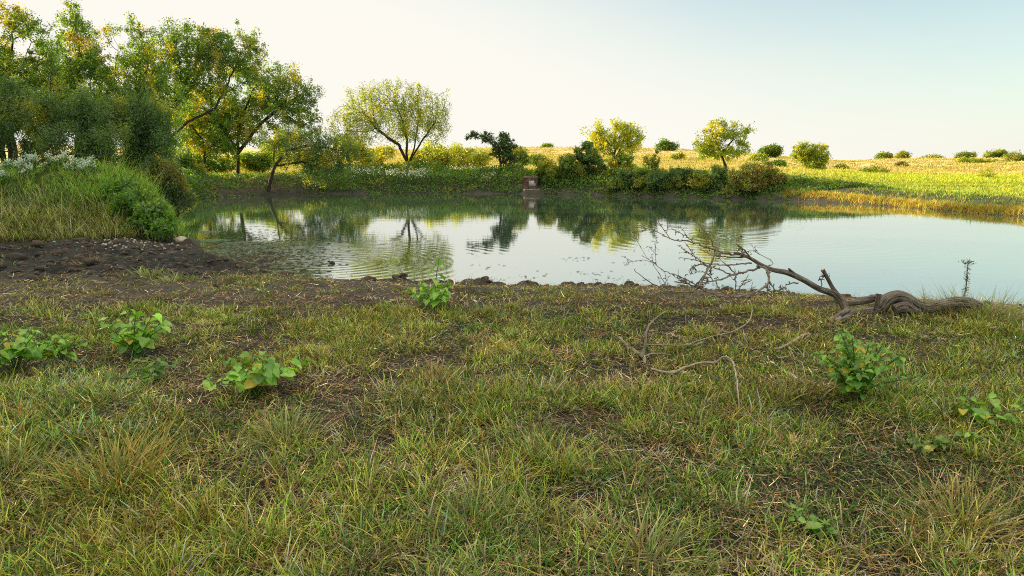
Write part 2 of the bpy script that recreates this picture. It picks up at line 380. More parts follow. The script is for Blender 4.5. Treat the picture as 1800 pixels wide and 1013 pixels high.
# ------------------------------------------------------------------ trees: branches grow toward points spread through the crown's own volume
def grow(trunk, A, step, kill, rng, iters=90):
    nodes = [np.array(trunk[0][0], float)]; par = [-1]
    for line in trunk:
        prev = int(np.argmin([np.linalg.norm(q-line[0]) for q in nodes]))
        for j in range(1, len(line)):
            a = nodes[prev] if j == 1 else np.array(line[j-1], float); b = np.array(line[j], float)
            m = max(1, int(np.linalg.norm(b-a)/step))
            for k in range(1, m+1):
                nodes.append(a+(b-a)*k/m+rng.normal(0, step*.06, 3)); par.append(prev); prev = len(nodes)-1
    nodes = list(nodes); A = A.copy()
    Nn = np.array(nodes)
    D = np.linalg.norm(A[:, None]-Nn[None], axis=2); near = D.argmin(1); nd = D.min(1)
    for it in range(iters):
        if len(A) == 0: break
        new = []; np_ = []
        for n in np.unique(near):
            v = A[near == n]-nodes[n]; v /= np.linalg.norm(v, axis=1)[:, None]+1e-9
            dv = v.mean(0)+rng.normal(0, .16, 3); dv /= np.linalg.norm(dv)+1e-9
            new.append(nodes[n]+dv*step); np_.append(int(n))
        s = len(nodes); nodes += new; par += np_
        NN = np.array(new); D = np.linalg.norm(A[:, None]-NN[None], axis=2); j = D.argmin(1); m = D.min(1)
        up = m < nd; nd = np.where(up, m, nd); near = np.where(up, j+s, near)
        keep = nd > kill
        A = A[keep]; near = near[keep]; nd = nd[keep]
        if s > 5000: break
    return np.array(nodes), np.array(par)
def branch_mesh(nodes, par, r_root, r_tip, mb, sides=6, rmin_draw=0.0):
    n = len(nodes); e = 2.35
    r = np.zeros(n); kids = [[] for _ in range(n)]
    for i in range(1, n): kids[par[i]].append(i)
    for i in range(n-1, -1, -1):
        r[i] = 1.0 if not kids[i] else sum(r[k]**e for k in kids[i])**(1/e)
    cnt = r.copy(); r = r_tip+((r-1)/(max(r[0]-1, 1e-6)))**1.3*(r_root-r_tip)
    stack = [(0, None)]; chains = []
    while stack:
        s, p = stack.pop(); ch = [p, s] if p is not None else [s]
        while kids[ch[-1]]:
            k = sorted(kids[ch[-1]], key=lambda q: -r[q]); 
            for q in k[1:]: stack.append((q, ch[-1]))
            ch.append(k[0])
        chains.append(ch)
    for ch in chains:
        if len(ch) < 2: continue
        P = nodes[ch]; R = r[ch].copy(); 
        if ch[0] != 0: R[0] = R[1]
        if R.max() < rmin_draw: continue
        tube(mb, P, R, sides if R.max() > .04 else 4, cap=False, seed=len(ch))
    return r, cnt
def leaves(P, L, Wd, rng, pal, wts, droop=0.0, pv=.18):
    """one small folded leaf (two triangles sharing the midrib) per point"""
    n = len(P)
    d = rng.normal(0, 1, (n, 3)); d /= np.linalg.norm(d, axis=1)[:, None]
    d[:, 2] = d[:, 2]*(1-droop)-droop*1.1; d /= np.linalg.norm(d, axis=1)[:, None]
    w = np.cross(d, rng.normal(0, 1, (n, 3))); w /= np.linalg.norm(w, axis=1)[:, None]+1e-9
    nr = np.cross(d, w)
    l = (L*rng.uniform(.6, 1.35, n))[:, None]; ww = (Wd*rng.uniform(.7, 1.3, n))[:, None]
    V = np.stack([P, P+d*l*.45+w*ww*.5+nr*ww*.15, P+d*l, P+d*l*.45-w*ww*.5+nr*ww*.15], 1).reshape(-1, 3)
    i = np.arange(n)*4
    Fq = np.concatenate([np.stack([i, i+1, i+2], 1), np.stack([i, i+2, i+3], 1)])
    pal = np.array(pal); u = vn(P[:, 0]*1.7+P[:, 1]*.9, P[:, 2]*1.7+P[:, 1]*.5, 91)+rng.random(n)*.28
    rk = np.empty(n); rk[np.argsort(u)] = (np.arange(n)+.5)/n; c = pal[np.minimum(np.searchsorted(np.cumsum(wts)/sum(wts), rk), len(pal)-1)]
    c = c*np.exp(rng.normal(0, pv, n))[:, None]
    return V, Fq, np.repeat(c, 4, 0)
def lobe_points(lobes, n, rng, hollow=.0, rag=.62):
    vol = np.array([l[3]*l[4]*l[5] for l in lobes]); k = rng.choice(len(lobes), n, p=vol/vol.sum())
    d = rng.normal(0, 1, (n, 3)); d /= np.linalg.norm(d, axis=1)[:, None]
    r = (hollow+(1-hollow)*rng.random(n))**(1/2.4)
    s_ = float(rng.uniform(0, 50)); r = r*(1.03-rag/2+rag*vn(d[:, 0]*2.3+k*3.1+s_, d[:, 2]*2.3+d[:, 1]*1.1+s_, 7))
    r = r*np.where(rng.random(n) < .05, rng.uniform(1.0, 1.3, n), 1)
    Lb = np.array(lobes)
    return Lb[k, :3]+d*r[:, None]*Lb[k, 3:6]
GREEN = [(.10, .20, .025), (.17, .27, .03), (.08, .16, .028), (.30, .33, .03), (.38, .29, .04)]
DARK = [(.075, .15, .042), (.10, .19, .055), (.14, .22, .06), (.26, .28, .045)]
WILL = [(.25, .33, .04), (.35, .40, .045), (.17, .25, .035), (.46, .46, .05)]
YEL = [(.40, .42, .05), (.30, .36, .045), (.46, .40, .06), (.18, .26, .035)]
BUSH = [(.12, .20, .03), (.18, .26, .04), (.26, .31, .045), (.38, .36, .05)]
RED = [(.14, .18, .04), (.24, .22, .06), (.34, .23, .07), (.22, .27, .05)]
GV = 'trees of the grove on the left bank'
WG = 'dark feathery willows behind the mound'
def tree(name, label, cat, basepx, Yd, lobes, pal, wts, trunk=None, n=500, step=.22, kill=.3, rr=.10, rt=.006,
         per=12, sig=.13, L=.075, Wd=.04, droop=.1, seed=1, group=None, dy=.8, stems=None, hollow=.15, extra=0, bz=None, dens=1.2, clump=30, gaps=.36):
    """lobes: (px, py, rx_px, ry_px[, depth offset m]); basepx: x pixel of the foot"""
    rng = np.random.default_rng(seed)
    k = Yd/FPX/cT*1.0
    bx = at(basepx, 300, Yd)[0]; b0 = np.array([bx, Yd, (h1(bx, Yd) if bz is None else bz)-.06])
    LB = []
    if group == GV: lobes = [(l[0], l[1], l[2]*1.1, l[3]*1.12, *l[4:]) for l in lobes]; gaps = min(gaps, .28)
    for l in lobes:
        off = l[4] if len(l) > 4 else 0
        p = at(l[0], l[1], Yd+off); LB.append((*p, l[2]*k, dy*(l[2]+l[3])*.5*k, l[3]*k))
    n = int(n*2.4); kill *= .66; rag = 1.05 if group == WG else .75
    A = lobe_points(LB, n, rng, hollow, rag)
    A = A[A[:, 2] > b0[2]+.15]
    fr = 1.5/np.mean([q[3] for q in LB])
    gap = lambda Q, th: vn(Q[:, 0]*fr+Q[:, 1]*.6*fr+seed, Q[:, 2]*fr*1.2-Q[:, 1]*.4*fr, seed) > th
    A = A[gap(A, gaps)] if gaps else A
    lines = []
    if stems is None:
        c = np.mean([q[:3] for q in LB], 0); stems = [[(None, None)]]
        top = b0+(c-b0)*.45; lines = [[b0, b0+(top-b0)*.5+rng.normal(0, .05, 3)*(1, 1, 0), top]]
    else:
        for s_ in stems:
            lines.append([b0]+[at(q[0], q[1], Yd+(q[2] if len(q) > 2 else 0)) for q in s_])
    if len(A) < 20:
        b0[2] = min(p[2]-p[5] for p in LB)-.1; A = lobe_points(LB, n, rng, hollow); print('low', label, b0)
        if stems == [[(None, None)]]: lines = [[b0, b0+(0, 0, .1), b0+(0, 0, .2)]]
    nodes, par = grow(lines, A, step, kill, rng)
    loc = tuple(b0)
    o = empty(name, loc, label, cat, group)
    mb = MB(); r, cnt = branch_mesh(nodes, par, rr, rt, mb)
    tr = mb.build('trunk', M['bark'], None, loc=None, smooth=True)
    me = tr.data; me.transform(__import__('mathutils').Matrix.Translation(-Vector(loc))); tr.parent = o
    isl = cnt < 4.5; isl[:len(lines)*2] = False
    T = nodes[isl]
    T = T[rng.random(len(T)) < .60]; per = int(per*dens*1.5/.60); clump = int(clump*1.4); P = np.repeat(T, per, 0)+rng.normal(0, sig*.62*np.repeat(rng.uniform(.6, 1.5, len(T)), per)[:, None], (len(T)*per, 3))
    if clump:
        q = np.repeat(lobe_points(LB, clump, rng, .3, rag), 45, 0); q = q[gap(q, gaps+.05)] if gaps else q; P = np.concatenate([P, q+rng.normal(0, sig*.95, q.shape)*(1, 1, .7)])
    if droop > .3: P[:, 2] -= np.abs(rng.normal(0, sig*1.6, len(P)))
    if extra: P = np.concatenate([P, lobe_points(LB, extra, rng, .3)])
    P = P[P[:, 2] > b0[2]+.1]
    V, Fq, cc = leaves(P, L*1.12, Wd*1.2, rng, pal, wts, droop)
    mesh('crown', V-np.array(loc), Fq, M['leaf'], cc, parent=o)
    return o
exec_list = []
GV = 'trees of the grove on the left bank'
# --- the grove, from left to right
tree('mesquite_tree', 'tall dense dark tree at the extreme left edge of the grove', 'tree', 20, 24, [(20, 90, 75, 60), (50, 160, 70, 60), (-40, 130, 70, 90), (10, 40, 40, 30)], GREEN, [4, 4, 3, 2, .2], n=650, rr=.14, per=14, sig=.12, L=.065, Wd=.034, seed=11, group=GV, dens=2.2, clump=130)
tree('mesquite_tree', 'pointed tree with an orange-tipped top rising left in the grove', 'tree', 135, 28, [(133, 50, 20, 32), (140, 110, 45, 45), (100, 160, 50, 50), (165, 170, 45, 45)], GREEN, [4, 4, 3, 2.4, .8], n=560, rr=.12, per=11, sig=.12, L=.075, Wd=.04, seed=12, group=GV, hollow=.1, dens=2.2, clump=80)
tree('mesquite_tree', 'airy tree with thin bare top twigs in the middle of the grove', 'tree', 215, 30, [(200, 90, 45, 40), (240, 75, 40, 35), (215, 150, 70, 45), (260, 150, 45, 55)], GREEN, [4, 4, 3, 2, .4], n=600, step=.24, rr=.13, per=8, sig=.13, L=.075, Wd=.042, seed=13, group=GV, hollow=.1, dens=2.2, clump=70)
tree('mesquite_tree', 'large spreading tree whose dark forked trunk leans right in the grove', 'tree', 290, 36, [(345, 80, 50, 32), (410, 85, 45, 32), (300, 120, 50, 40), (380, 130, 60, 38), (430, 120, 35, 30), (290, 165, 45, 30)],
     GREEN, [3, 4, 3, 3, .6], n=800, rr=.13, per=12, sig=.14, L=.09, Wd=.05, seed=14, group=GV, dens=1.4, clump=70, stems=[[(291, 250), (296, 205), (320, 160)], [(291, 250), (330, 215), (380, 190)]])
tree('mesquite_tree', 'broad yellow-green tree with several dark stems on the bank left of the leaning tree', 'tree', 418, 45, [(440, 150, 70, 35), (500, 165, 55, 32), (390, 190, 70, 40), (460, 215, 70, 40), (365, 230, 50, 35), (530, 180, 30, 25), (420, 255, 60, 22)],
     GREEN, [3, 4, 3, 3.4, .4], n=950, step=.26, kill=.32, rr=.19, per=12, sig=.17, L=.11, Wd=.06, seed=15, group=GV, dens=1.3, clump=80, stems=[[(418, 270), (420, 220), (440, 170)], [(418, 270), (395, 225)], [(418, 270), (460, 215), (500, 185)]])
tree('mesquite_tree', 'slender young tree with one thin dark trunk beside the grove clearing', 'tree', 361, 44, [(350, 235, 45, 30), (375, 250, 35, 20), (330, 215, 35, 25)], GREEN, [3, 3, 3, 3, 1], n=260, rr=.12, per=13, sig=.17, L=.10, Wd=.055, seed=16, group=GV, stems=[[(359, 270), (356, 250)]])
tree('mesquite_tree', 'upright green tree filling the gap behind the forked trunk', 'tree', 320, 50, [(345, 200, 60, 45), (300, 230, 45, 40), (380, 225, 40, 40)], GREEN, [2, 3, 2, 5, 1], n=420, step=.3, kill=.4, rr=.15, per=12, sig=.2, L=.12, Wd=.07, seed=17, group=GV)
tree('leaning_tree', 'low tree leaning from the waterline with a limb arching over to the right', 'tree', 470, 40.6, [(500, 232, 35, 18), (545, 250, 45, 22), (592, 262, 38, 26), (470, 240, 22, 15), (515, 268, 40, 14), (570, 295, 45, 20)],
     DARK, [3, 3, 3, 2.4], n=480, rr=.13, per=13, sig=.13, L=.09, Wd=.035, droop=.35, seed=18, dens=1.7, clump=70, stems=[[(474, 318), (481, 290), (482, 258), (492, 246)], [(474, 318), (484, 290), (505, 265), (540, 256), (585, 262)], [(484, 292), (530, 285), (575, 300)]])
WG = 'dark feathery willows behind the mound'
tree('willow_tree', 'dark feathery willow mass low at the left frame edge behind the mound', 'willow', 10, 20, [(0, 200, 70, 55), (60, 230, 55, 45), (-50, 220, 60, 60), (20, 262, 60, 22)], DARK, [4, 4, 3, .5], n=520, rr=.10, per=26, sig=.13, L=.085, Wd=.020, droop=.5, seed=21, group=WG, dens=2.2, clump=230, gaps=.36)
tree('willow_tree', 'dark feathery willow with drooping sprays second from the left frame edge', 'willow', 120, 21.5, [(120, 190, 60, 40), (160, 225, 60, 40), (90, 240, 55, 35), (130, 262, 70, 20)], DARK, [4, 4, 3, .7], n=520, rr=.10, per=26, sig=.13, L=.085, Wd=.020, droop=.5, seed=22, group=WG, dens=2.2, clump=230, gaps=.36)
tree('willow_tree', 'dark feathery willow at the right end of the willow thicket', 'willow', 225, 23, [(225, 200, 55, 40), (262, 240, 42, 40), (200, 245, 55, 35), (245, 275, 45, 20)], DARK, [4, 4, 3, .9], n=520, rr=.10, per=24, sig=.14, L=.09, Wd=.022, droop=.5, seed=23, group=WG, dens=2.2, clump=230, gaps=.36)
tree('willow_bush', 'drooping willow bush with yellow-orange leaves hanging over the water beside the mound', 'bush', 300, 19.6, [(300, 318, 36, 34), (330, 345, 26, 28), (285, 300, 30, 28), (345, 365, 14, 14)], [(.06, .11, .03), (.10, .15, .035), (.36, .26, .03), (.18, .2, .04)], [4, 3, 1.3, 2], n=360, step=.15, kill=.2, rr=.05, per=16, sig=.10, L=.075, Wd=.018, droop=.5, seed=24, bz=.25, dens=2.2, clump=70)
# --- far bank
def shy(px, off=0):
    py = np.interp(px, [480, 600, 800, 1000, 1200, 1380, 1500], [342, 340, 339.5, 342, 347, 352, 358]); return float(atz(px, py, 0)[1])+off
tree('round_willow', 'large round-crowned willow with fanned dark stems on the far bank', 'tree', 718, 47, [(604, 210, 26, 26), (638, 186, 40, 32), (690, 172, 46, 26), (742, 182, 38, 30), (768, 216, 22, 32), (700, 205, 72, 30), (645, 226, 48, 22), (730, 225, 40, 20)],
     WILL, [3, 3, 2, 2], n=1000, step=.25, kill=.34, rr=.17, rt=.008, per=10, sig=.16, L=.13, Wd=.040, droop=.45, seed=31, dens=1.05, clump=45, gaps=.2, hollow=.35, stems=[[(716, 285), (700, 255), (660, 225)], [(716, 285), (715, 245), (705, 205)], [(718, 290), (740, 250), (765, 215)], [(718, 290), (728, 260), (735, 215)]])
tree('dark_tree', 'small dark one-sided tree leaning left above the far bank', 'tree', 880, 45, [(850, 243, 26, 12), (880, 262, 24, 20), (893, 285, 16, 22), (835, 238, 12, 7), (905, 275, 12, 12), (862, 256, 20, 10), (884, 298, 14, 14), (880, 246, 18, 12), (897, 258, 16, 12)],
     [(.060, .12, .03), (.085, .15, .035), (.04, .08, .025)], [3, 2, 2], n=420, step=.17, kill=.22, rr=.12, dens=.7, clump=8, gaps=.42, per=16, sig=.09, L=.10, Wd=.055, seed=32, stems=[[(880, 290), (876, 262), (855, 245)], [(880, 290), (890, 270)]])
tree('small_tree', 'light green small tree right behind the dark leaning tree', 'tree', 908, 50, [(908, 272, 16, 12), (918, 285, 10, 10)], BUSH, [3, 3, 2, 2], n=130, rr=.06, per=18, sig=.14, L=.12, Wd=.06, seed=33)
for i, (px, Yd, lb, lab) in enumerate([(385, 50, [(385, 282, 34, 20), (350, 285, 22, 16)], 'green undershrub behind the slender young tree of the grove'),
        (445, 52, [(448, 284, 28, 16)], 'green undershrub right behind the dark stems of the broad tree'), (310, 40, [(310, 285, 30, 22), (340, 298, 20, 12)], 'shady undershrub left of the grove clearing')]):
    tree('undershrub', lab, 'bush', px, Yd, lb, GREEN, [3, 4, 3, 1.5, .1], n=240, step=.24, kill=.34, rr=.05, per=20, sig=.2, L=.12, Wd=.07, seed=36+i)
YG = 'sunlit yellow bushes behind the far bank'
for i, (px, Yd, lb, lab) in enumerate([
    (500, 62, [(500, 262, 40, 25), (540, 275, 30, 18)], 'sunlit yellow bush seen through the leaning tree'),
    (610, 58, [(612, 262, 28, 24), (640, 275, 22, 16)], 'yellow-green bush just left under the round willow'),
    (670, 66, [(672, 276, 32, 18)], 'orange-yellow bush directly behind the round willow stems'),
    (760, 60, [(765, 275, 34, 20), (735, 282, 22, 12)], 'yellow-green bush right of the round willow stems'),
    (815, 62, [(815, 272, 26, 22), (790, 280, 20, 14)], 'bright yellow bush left of the dark leaning tree'),
    (850, 60, [(846, 280, 18, 14)], 'low yellow bush behind the dark leaning tree')]):
    tree('yellow_bush', lab, 'bush', px, Yd, lb, YEL, [2, 3, 1.2 if i != 2 else 4, 2.5], n=210, gaps=.42, dens=.8, clump=14, step=.28, kill=.4, rr=.06, per=22, sig=.28, L=.17, Wd=.09, seed=40+i, group=YG)
tree('bank_bush', 'yellow-green round bush right beside the brick pillar', 'bush', 968, shy(968, 1.3), [(965, 306, 22, 22), (985, 316, 18, 16), (950, 318, 12, 12)], BUSH, [2, 3, 3, 3], n=260, step=.16, kill=.2, rr=.04, per=20, sig=.11, L=.10, Wd=.05, seed=51)
tree('bank_bush', 'rounded green bush between the brick-side bush and the upright tree', 'bush', 1003, shy(1003, 1.2), [(1003, 300, 20, 26), (1015, 320, 18, 14)], BUSH, [3, 3, 2, 1], n=240, step=.16, kill=.2, rr=.04, per=20, sig=.11, L=.10, Wd=.05, seed=52)
tree('bank_tree', 'upright dark green tree of the far bank in front of the yellow tree', 'tree', 1032, shy(1032, 2.0), [(1030, 272, 22, 20), (1042, 290, 22, 18), (1030, 305, 14, 14), (1015, 262, 8, 8)], DARK, [2, 4, 3, 2], n=330, step=.17, kill=.22, rr=.09, per=17, sig=.11, L=.10, Wd=.06, seed=53, stems=[[(1031, 310), (1033, 285)]])
tree('yellow_tree', 'sunlit yellow-green tree with a domed crown beyond the far bank', 'tree', 1080, 57, [(1070, 238, 36, 20), (1100, 245, 28, 20), (1080, 228, 28, 14), (1055, 255, 22, 12)], WILL, [2, 4, 1, 4], n=520, step=.26, kill=.34, rr=.15, per=14, sig=.2, L=.15, Wd=.07, seed=54, hollow=.3, gaps=.18, stems=[[(1079, 280), (1082, 262)], [(1079, 285), (1090, 262)]])
tree('bank_tree', 'open multi-stemmed small tree with pale branches on the far bank', 'tree', 1115, shy(1115, 2.4), [(1095, 285, 24, 14), (1130, 280, 28, 16), (1145, 298, 18, 13), (1110, 298, 28, 13)], BUSH, [3, 3, 3, 2], n=320, step=.17, kill=.22, rr=.06, per=13, sig=.10, L=.10, Wd=.055, seed=55, stems=[[(1110, 315), (1098, 295)], [(1116, 315), (1135, 292)]])
BG = 'low dark bushes along the far waterline'
for i, (px, w) in enumerate([(1095, 22), (1130, 20), (1165, 24), (1200, 22), (1235, 20)]):
    tree('waterline_bush', ['dark waterline bush under the open multi-stemmed tree', 'dark waterline bush next to the right of the multi-stemmed tree', 'wide dark waterline bush midway along the far bank', 'dark waterline bush second left of the leaning slender tree', 'dark waterline bush nearest the slender leaning tree'][i],
         'bush', px, shy(px, .6+.3*(i%2)), [(px, 320-i % 2*4, w, 17+3*(i%2)), (px+8, 328, w*.8, 10)], [DARK, BUSH, DARK, DARK, BUSH][i], [3, 3, 2, .8], n=200, step=.16, kill=.2, rr=.03, per=22, sig=.12, L=.09, Wd=.05, seed=60+i, group=BG)
tree('slender_tree', 'slender leaning tree with a loose sunlit crown on the far bank', 'tree', 1281, 44, [(1268, 228, 26, 14), (1300, 235, 18, 16), (1240, 250, 18, 14), (1262, 262, 34, 14), (1300, 262, 18, 12), (1235, 270, 14, 10)],
     WILL, [3, 3, 3, 3], n=460, step=.21, kill=.3, rr=.10, per=12, sig=.16, L=.12, Wd=.055, seed=56, hollow=.25, gaps=.25, stems=[[(1276, 290), (1268, 270), (1262, 255)], [(1268, 270), (1290, 245)]])
tree('bank_bush', 'dark pointed bush at the foot of the slender leaning tree', 'bush', 1262, shy(1262, .7), [(1260, 310, 14, 15), (1265, 325, 14, 12)], DARK, [3, 4, 3, 1], n=170, step=.16, kill=.2, rr=.04, per=20, sig=.10, L=.09, Wd=.05, seed=57)
tree('reddish_bush', 'large reddish-brown and green bush hanging over the waterline', 'bush', 1325, shy(1325, .6), [(1320, 308, 34, 24), (1345, 325, 30, 22), (1310, 335, 28, 14), (1365, 320, 14, 14), (1300, 300, 14, 12)], RED, [3, 3, 2, 3], n=460, step=.17, kill=.22, rr=.06, per=17, sig=.12, L=.10, Wd=.05, seed=58)
# --- field
FG = 'trees and bushes scattered over the field'
fld = [
 ('field_tree', 'round dark tree alone on the ridge left of the slender tree', 1170, 150, [(1165, 257, 9, 8), (1176, 258, 9, 7)], GREEN, [3, 2, 3, .3, .1]),
 ('field_tree', 'wide domed dark tree on the ridge right of the slender tree', 1353, 135, [(1346, 268, 12, 8), (1360, 266, 12, 9)], GREEN, [3, 2, 3, .4, .6]),
 ('field_tree', 'loose yellow and green tree, tallest in the right part of the field', 1425, 82, [(1415, 268, 22, 14), (1440, 268, 15, 15), (1400, 275, 18, 9), (1430, 285, 22, 14), (1412, 255, 6, 5)], WILL, [3, 3, 3, 3]),
 ('field_bush', 'compact dark bush just left of the loose yellow tree', 1369, 88, [(1368, 293, 11, 8)], GREEN, [3, 3, 3, .6, .1]),
 ('field_bush', 'round bush standing alone in the green meadow', 1540, 84, [(1533, 305, 15, 12), (1550, 305, 12, 13)], BUSH, [4, 2, 2, 2]),
 ('field_bush', 'tiny low dark bush in the bright meadow', 1630, 78, [(1629, 320, 6, 3)], BUSH, [3, 2, 2, 1]),
 ('field_tree', 'small round tree on the skyline right of the loose yellow tree', 1555, 175, [(1555, 277, 10, 5)], BUSH, [3, 3, 2, 1]),
 ('field_tree', 'tall small tree on the skyline left of the long thicket', 1588, 150, [(1587, 278, 8, 9), (1592, 287, 9, 5)], BUSH, [3, 3, 2, 2]),
 ('field_thicket', 'long low thicket on the skyline in the right part of the field', 1632, 160, [(1630, 281, 18, 7), (1650, 284, 14, 5), (1615, 282, 10, 4)], BUSH, [3, 3, 2, 2]),
 ('field_tree', 'small flat-topped tree on the skyline right of the long thicket', 1696, 165, [(1697, 275, 11, 5)], BUSH, [3, 3, 2, 1]),
 ('field_bush', 'wide yellow bush below the skyline near the right edge', 1710, 120, [(1700, 288, 22, 8), (1735, 290, 20, 7)], YEL, [3, 4, 1, 3]),
 ('field_tree', 'narrow dark tree on the skyline second from the right frame edge', 1742, 160, [(1740, 275, 8, 6), (1757, 274, 9, 7)], BUSH, [3, 3, 2, 1]),
 ('field_tree', 'big rounded tree at the right frame edge of the field', 1783, 120, [(1782, 284, 20, 14), (1765, 292, 16, 8), (1800, 286, 14, 12)], BUSH, [3, 3, 3, 3]),
 ('field_bush', 'low bush on the tan slope between the small trees', 1585, 110, [(1583, 292, 7, 5)], RED, [3, 3, 1, 3]),
 ('field_bush', 'flat dull bush at the left foot of the tan slope', 1478, 105, [(1478, 296, 8, 4)], YEL, [3, 3, 1, 3]),
 ('field_bush', 'pale green small bush on the gold slope right of the dark leaning tree', 950, 75, [(945, 282, 14, 8)], BUSH, [2, 3, 3, 3]),
 ('field_bush', 'tiny bush on the crest above the pale green bush', 962, 155, [(962, 259, 4, 2.5)], BUSH, [3, 3, 1, 1]),
 ('field_bush', 'low green bush on the gold slope left of the domed tree', 1325, 110, [(1330, 280, 16, 7)], WILL, [3, 3, 3, 3]),
 ('field_bush', 'low yellow bush on the gold slope between the yellow tree and the slender tree', 1190, 100, [(1190, 276, 10, 4)], YEL, [3, 3, 1, 3]),
 ('field_bush', 'thin pale yellow shrub near the right end of the meadow', 1732, 62, [(1732, 312, 14, 12)], YEL, [3, 2, 2, 1])]
for i, (nm, lab, px, Yd, lb, pal, w) in enumerate(fld):
    s = Yd/60
    thin = 'thin' in lab
    tree(nm, lab, 'bush' if 'bush' in nm or 'thicket' in nm else 'tree', px, Yd, lb, pal, w, n=70 if thin else 170, step=.26*s, kill=.34*s, rr=.05*s, rt=.008*s, gaps=.36, clump=10 if thin else 60, per=7 if thin else 20, sig=.16*s, L=.13*s, Wd=.07*s, seed=80+i, group=FG, extra=0 if thin else 700)

# ------------------------------------------------------------------ blades
def blades(root, az, L, Wd, lean, curve, c0, c1, rng, seg=3):
    n = len(root); T = np.linspace(0, 1, seg+1)
    ca, sa = np.cos(az), np.sin(az); out = np.stack([ca, sa, 0*az], 1)
    tw = az+math.pi/2+rng.normal(0, .9, n); side = np.stack([np.cos(tw), np.sin(tw), 0*tw], 1)
    V = np.zeros((n, seg+1, 2, 3)); Cc = np.zeros((n, seg+1, 2, 3)); p = root.copy(); prev = 0
    for i, t in enumerate(T):
        if i:
            ang = lean+curve*(t-.5/seg)
            p = p+((L*(t-prev))[:, None])*(out*np.sin(ang)[:, None]+np.stack([0*az, 0*az, np.cos(ang)], 1)); prev = t
        w = Wd*(1-t**1.6)*.5+Wd*.03
        V[:, i, 0] = p-side*w[:, None]; V[:, i, 1] = p+side*w[:, None]
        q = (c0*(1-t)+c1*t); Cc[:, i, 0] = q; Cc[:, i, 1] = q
    b = np.arange(n)[:, None]*(2*(seg+1))+np.arange(seg)[None]*2
    F = np.stack([b, b+1, b+3, b+2], -1).reshape(-1, 4)
    return V.reshape(-1, 3), F, Cc.reshape(-1, 3)
def terrain_z(x, y):
    # bilinear look-up in the ground mesh
    i = np.clip(np.searchsorted(gx, x)-1, 0, nx-2); j = np.clip(np.searchsorted(gy, y)-1, 0, ny-2)
    fx = (x-gx[i])/(gx[i+1]-gx[i]); fy = (y-gy[j])/(gy[j+1]-gy[j])
    return (Z[j, i]*(1-fx)+Z[j, i+1]*fx)*(1-fy)+(Z[j+1, i]*(1-fx)+Z[j+1, i+1]*fx)*fy
def wedge(n, y0, y1, rng, slack=.06, p=1.0, amin=-.76, amax=.76):
    if y1 < 20:                                   # near ground: also well beyond the sides of the picture
        M_ = 3.0; K = 1+M_/(.82*y0); n = int(n*K)
        y = rng.uniform(y0, y1, n); r = 1+M_/(.82*y); k = rng.random(n) < r/K; y = y[k]; return rng.uniform(amin-slack-M_/y, amax+slack+M_/y*(amax > 0))*y, y
    y = (y0**(2-p)+(y1**(2-p)-y0**(2-p))*rng.random(n))**(1/(2-p)) if p != 2 else y0*(y1/y0)**rng.random(n)
    a = rng.uniform(amin-slack, amax+slack, n)
    return a*y, y
LIVE = np.array([(.12, .22, .024), (.19, .29, .028), (.31, .36, .038), (.12, .25, .085), (.36, .34, .045), (.46, .35, .075), (.44, .22, .04)])
DRYC = np.array([(.56, .44, .25), (.42, .30, .15), (.30, .19, .10), (.46, .27, .11), (.18, .12, .07)])
def greenness(x, y):
    d = sdist(x, y)
    gdn = fbm(x*.55, y*.9, 101, 4)
    g = ss(gdn, .38, .60)*(.12+.88*ss(fbm(x*2.4, y*3.4, 103, 3), .42, .60))
    g = g*(1-.50*ss(y, 7.0, 8.8)*(1-ss(x, 2.5, 6)*.5))*(1-.92*mudmask(x, y))*ss(d, .0, .5)
    g = g*(1-.45*ss(-x/np.maximum(y,1), .3, .5)*ss(y, 6.5, 8))
    g = g*(1-.45*(1-ss(y, 3.0, 4.2))*ss(.4-x, -2.0, 1.0))
    g = np.maximum(g, .9*ss(fbm(x*1.1, y*1.1, 140), .62, .70)*(1-mudmask(x, y))*ss(d, .1, .3))
    return g, d
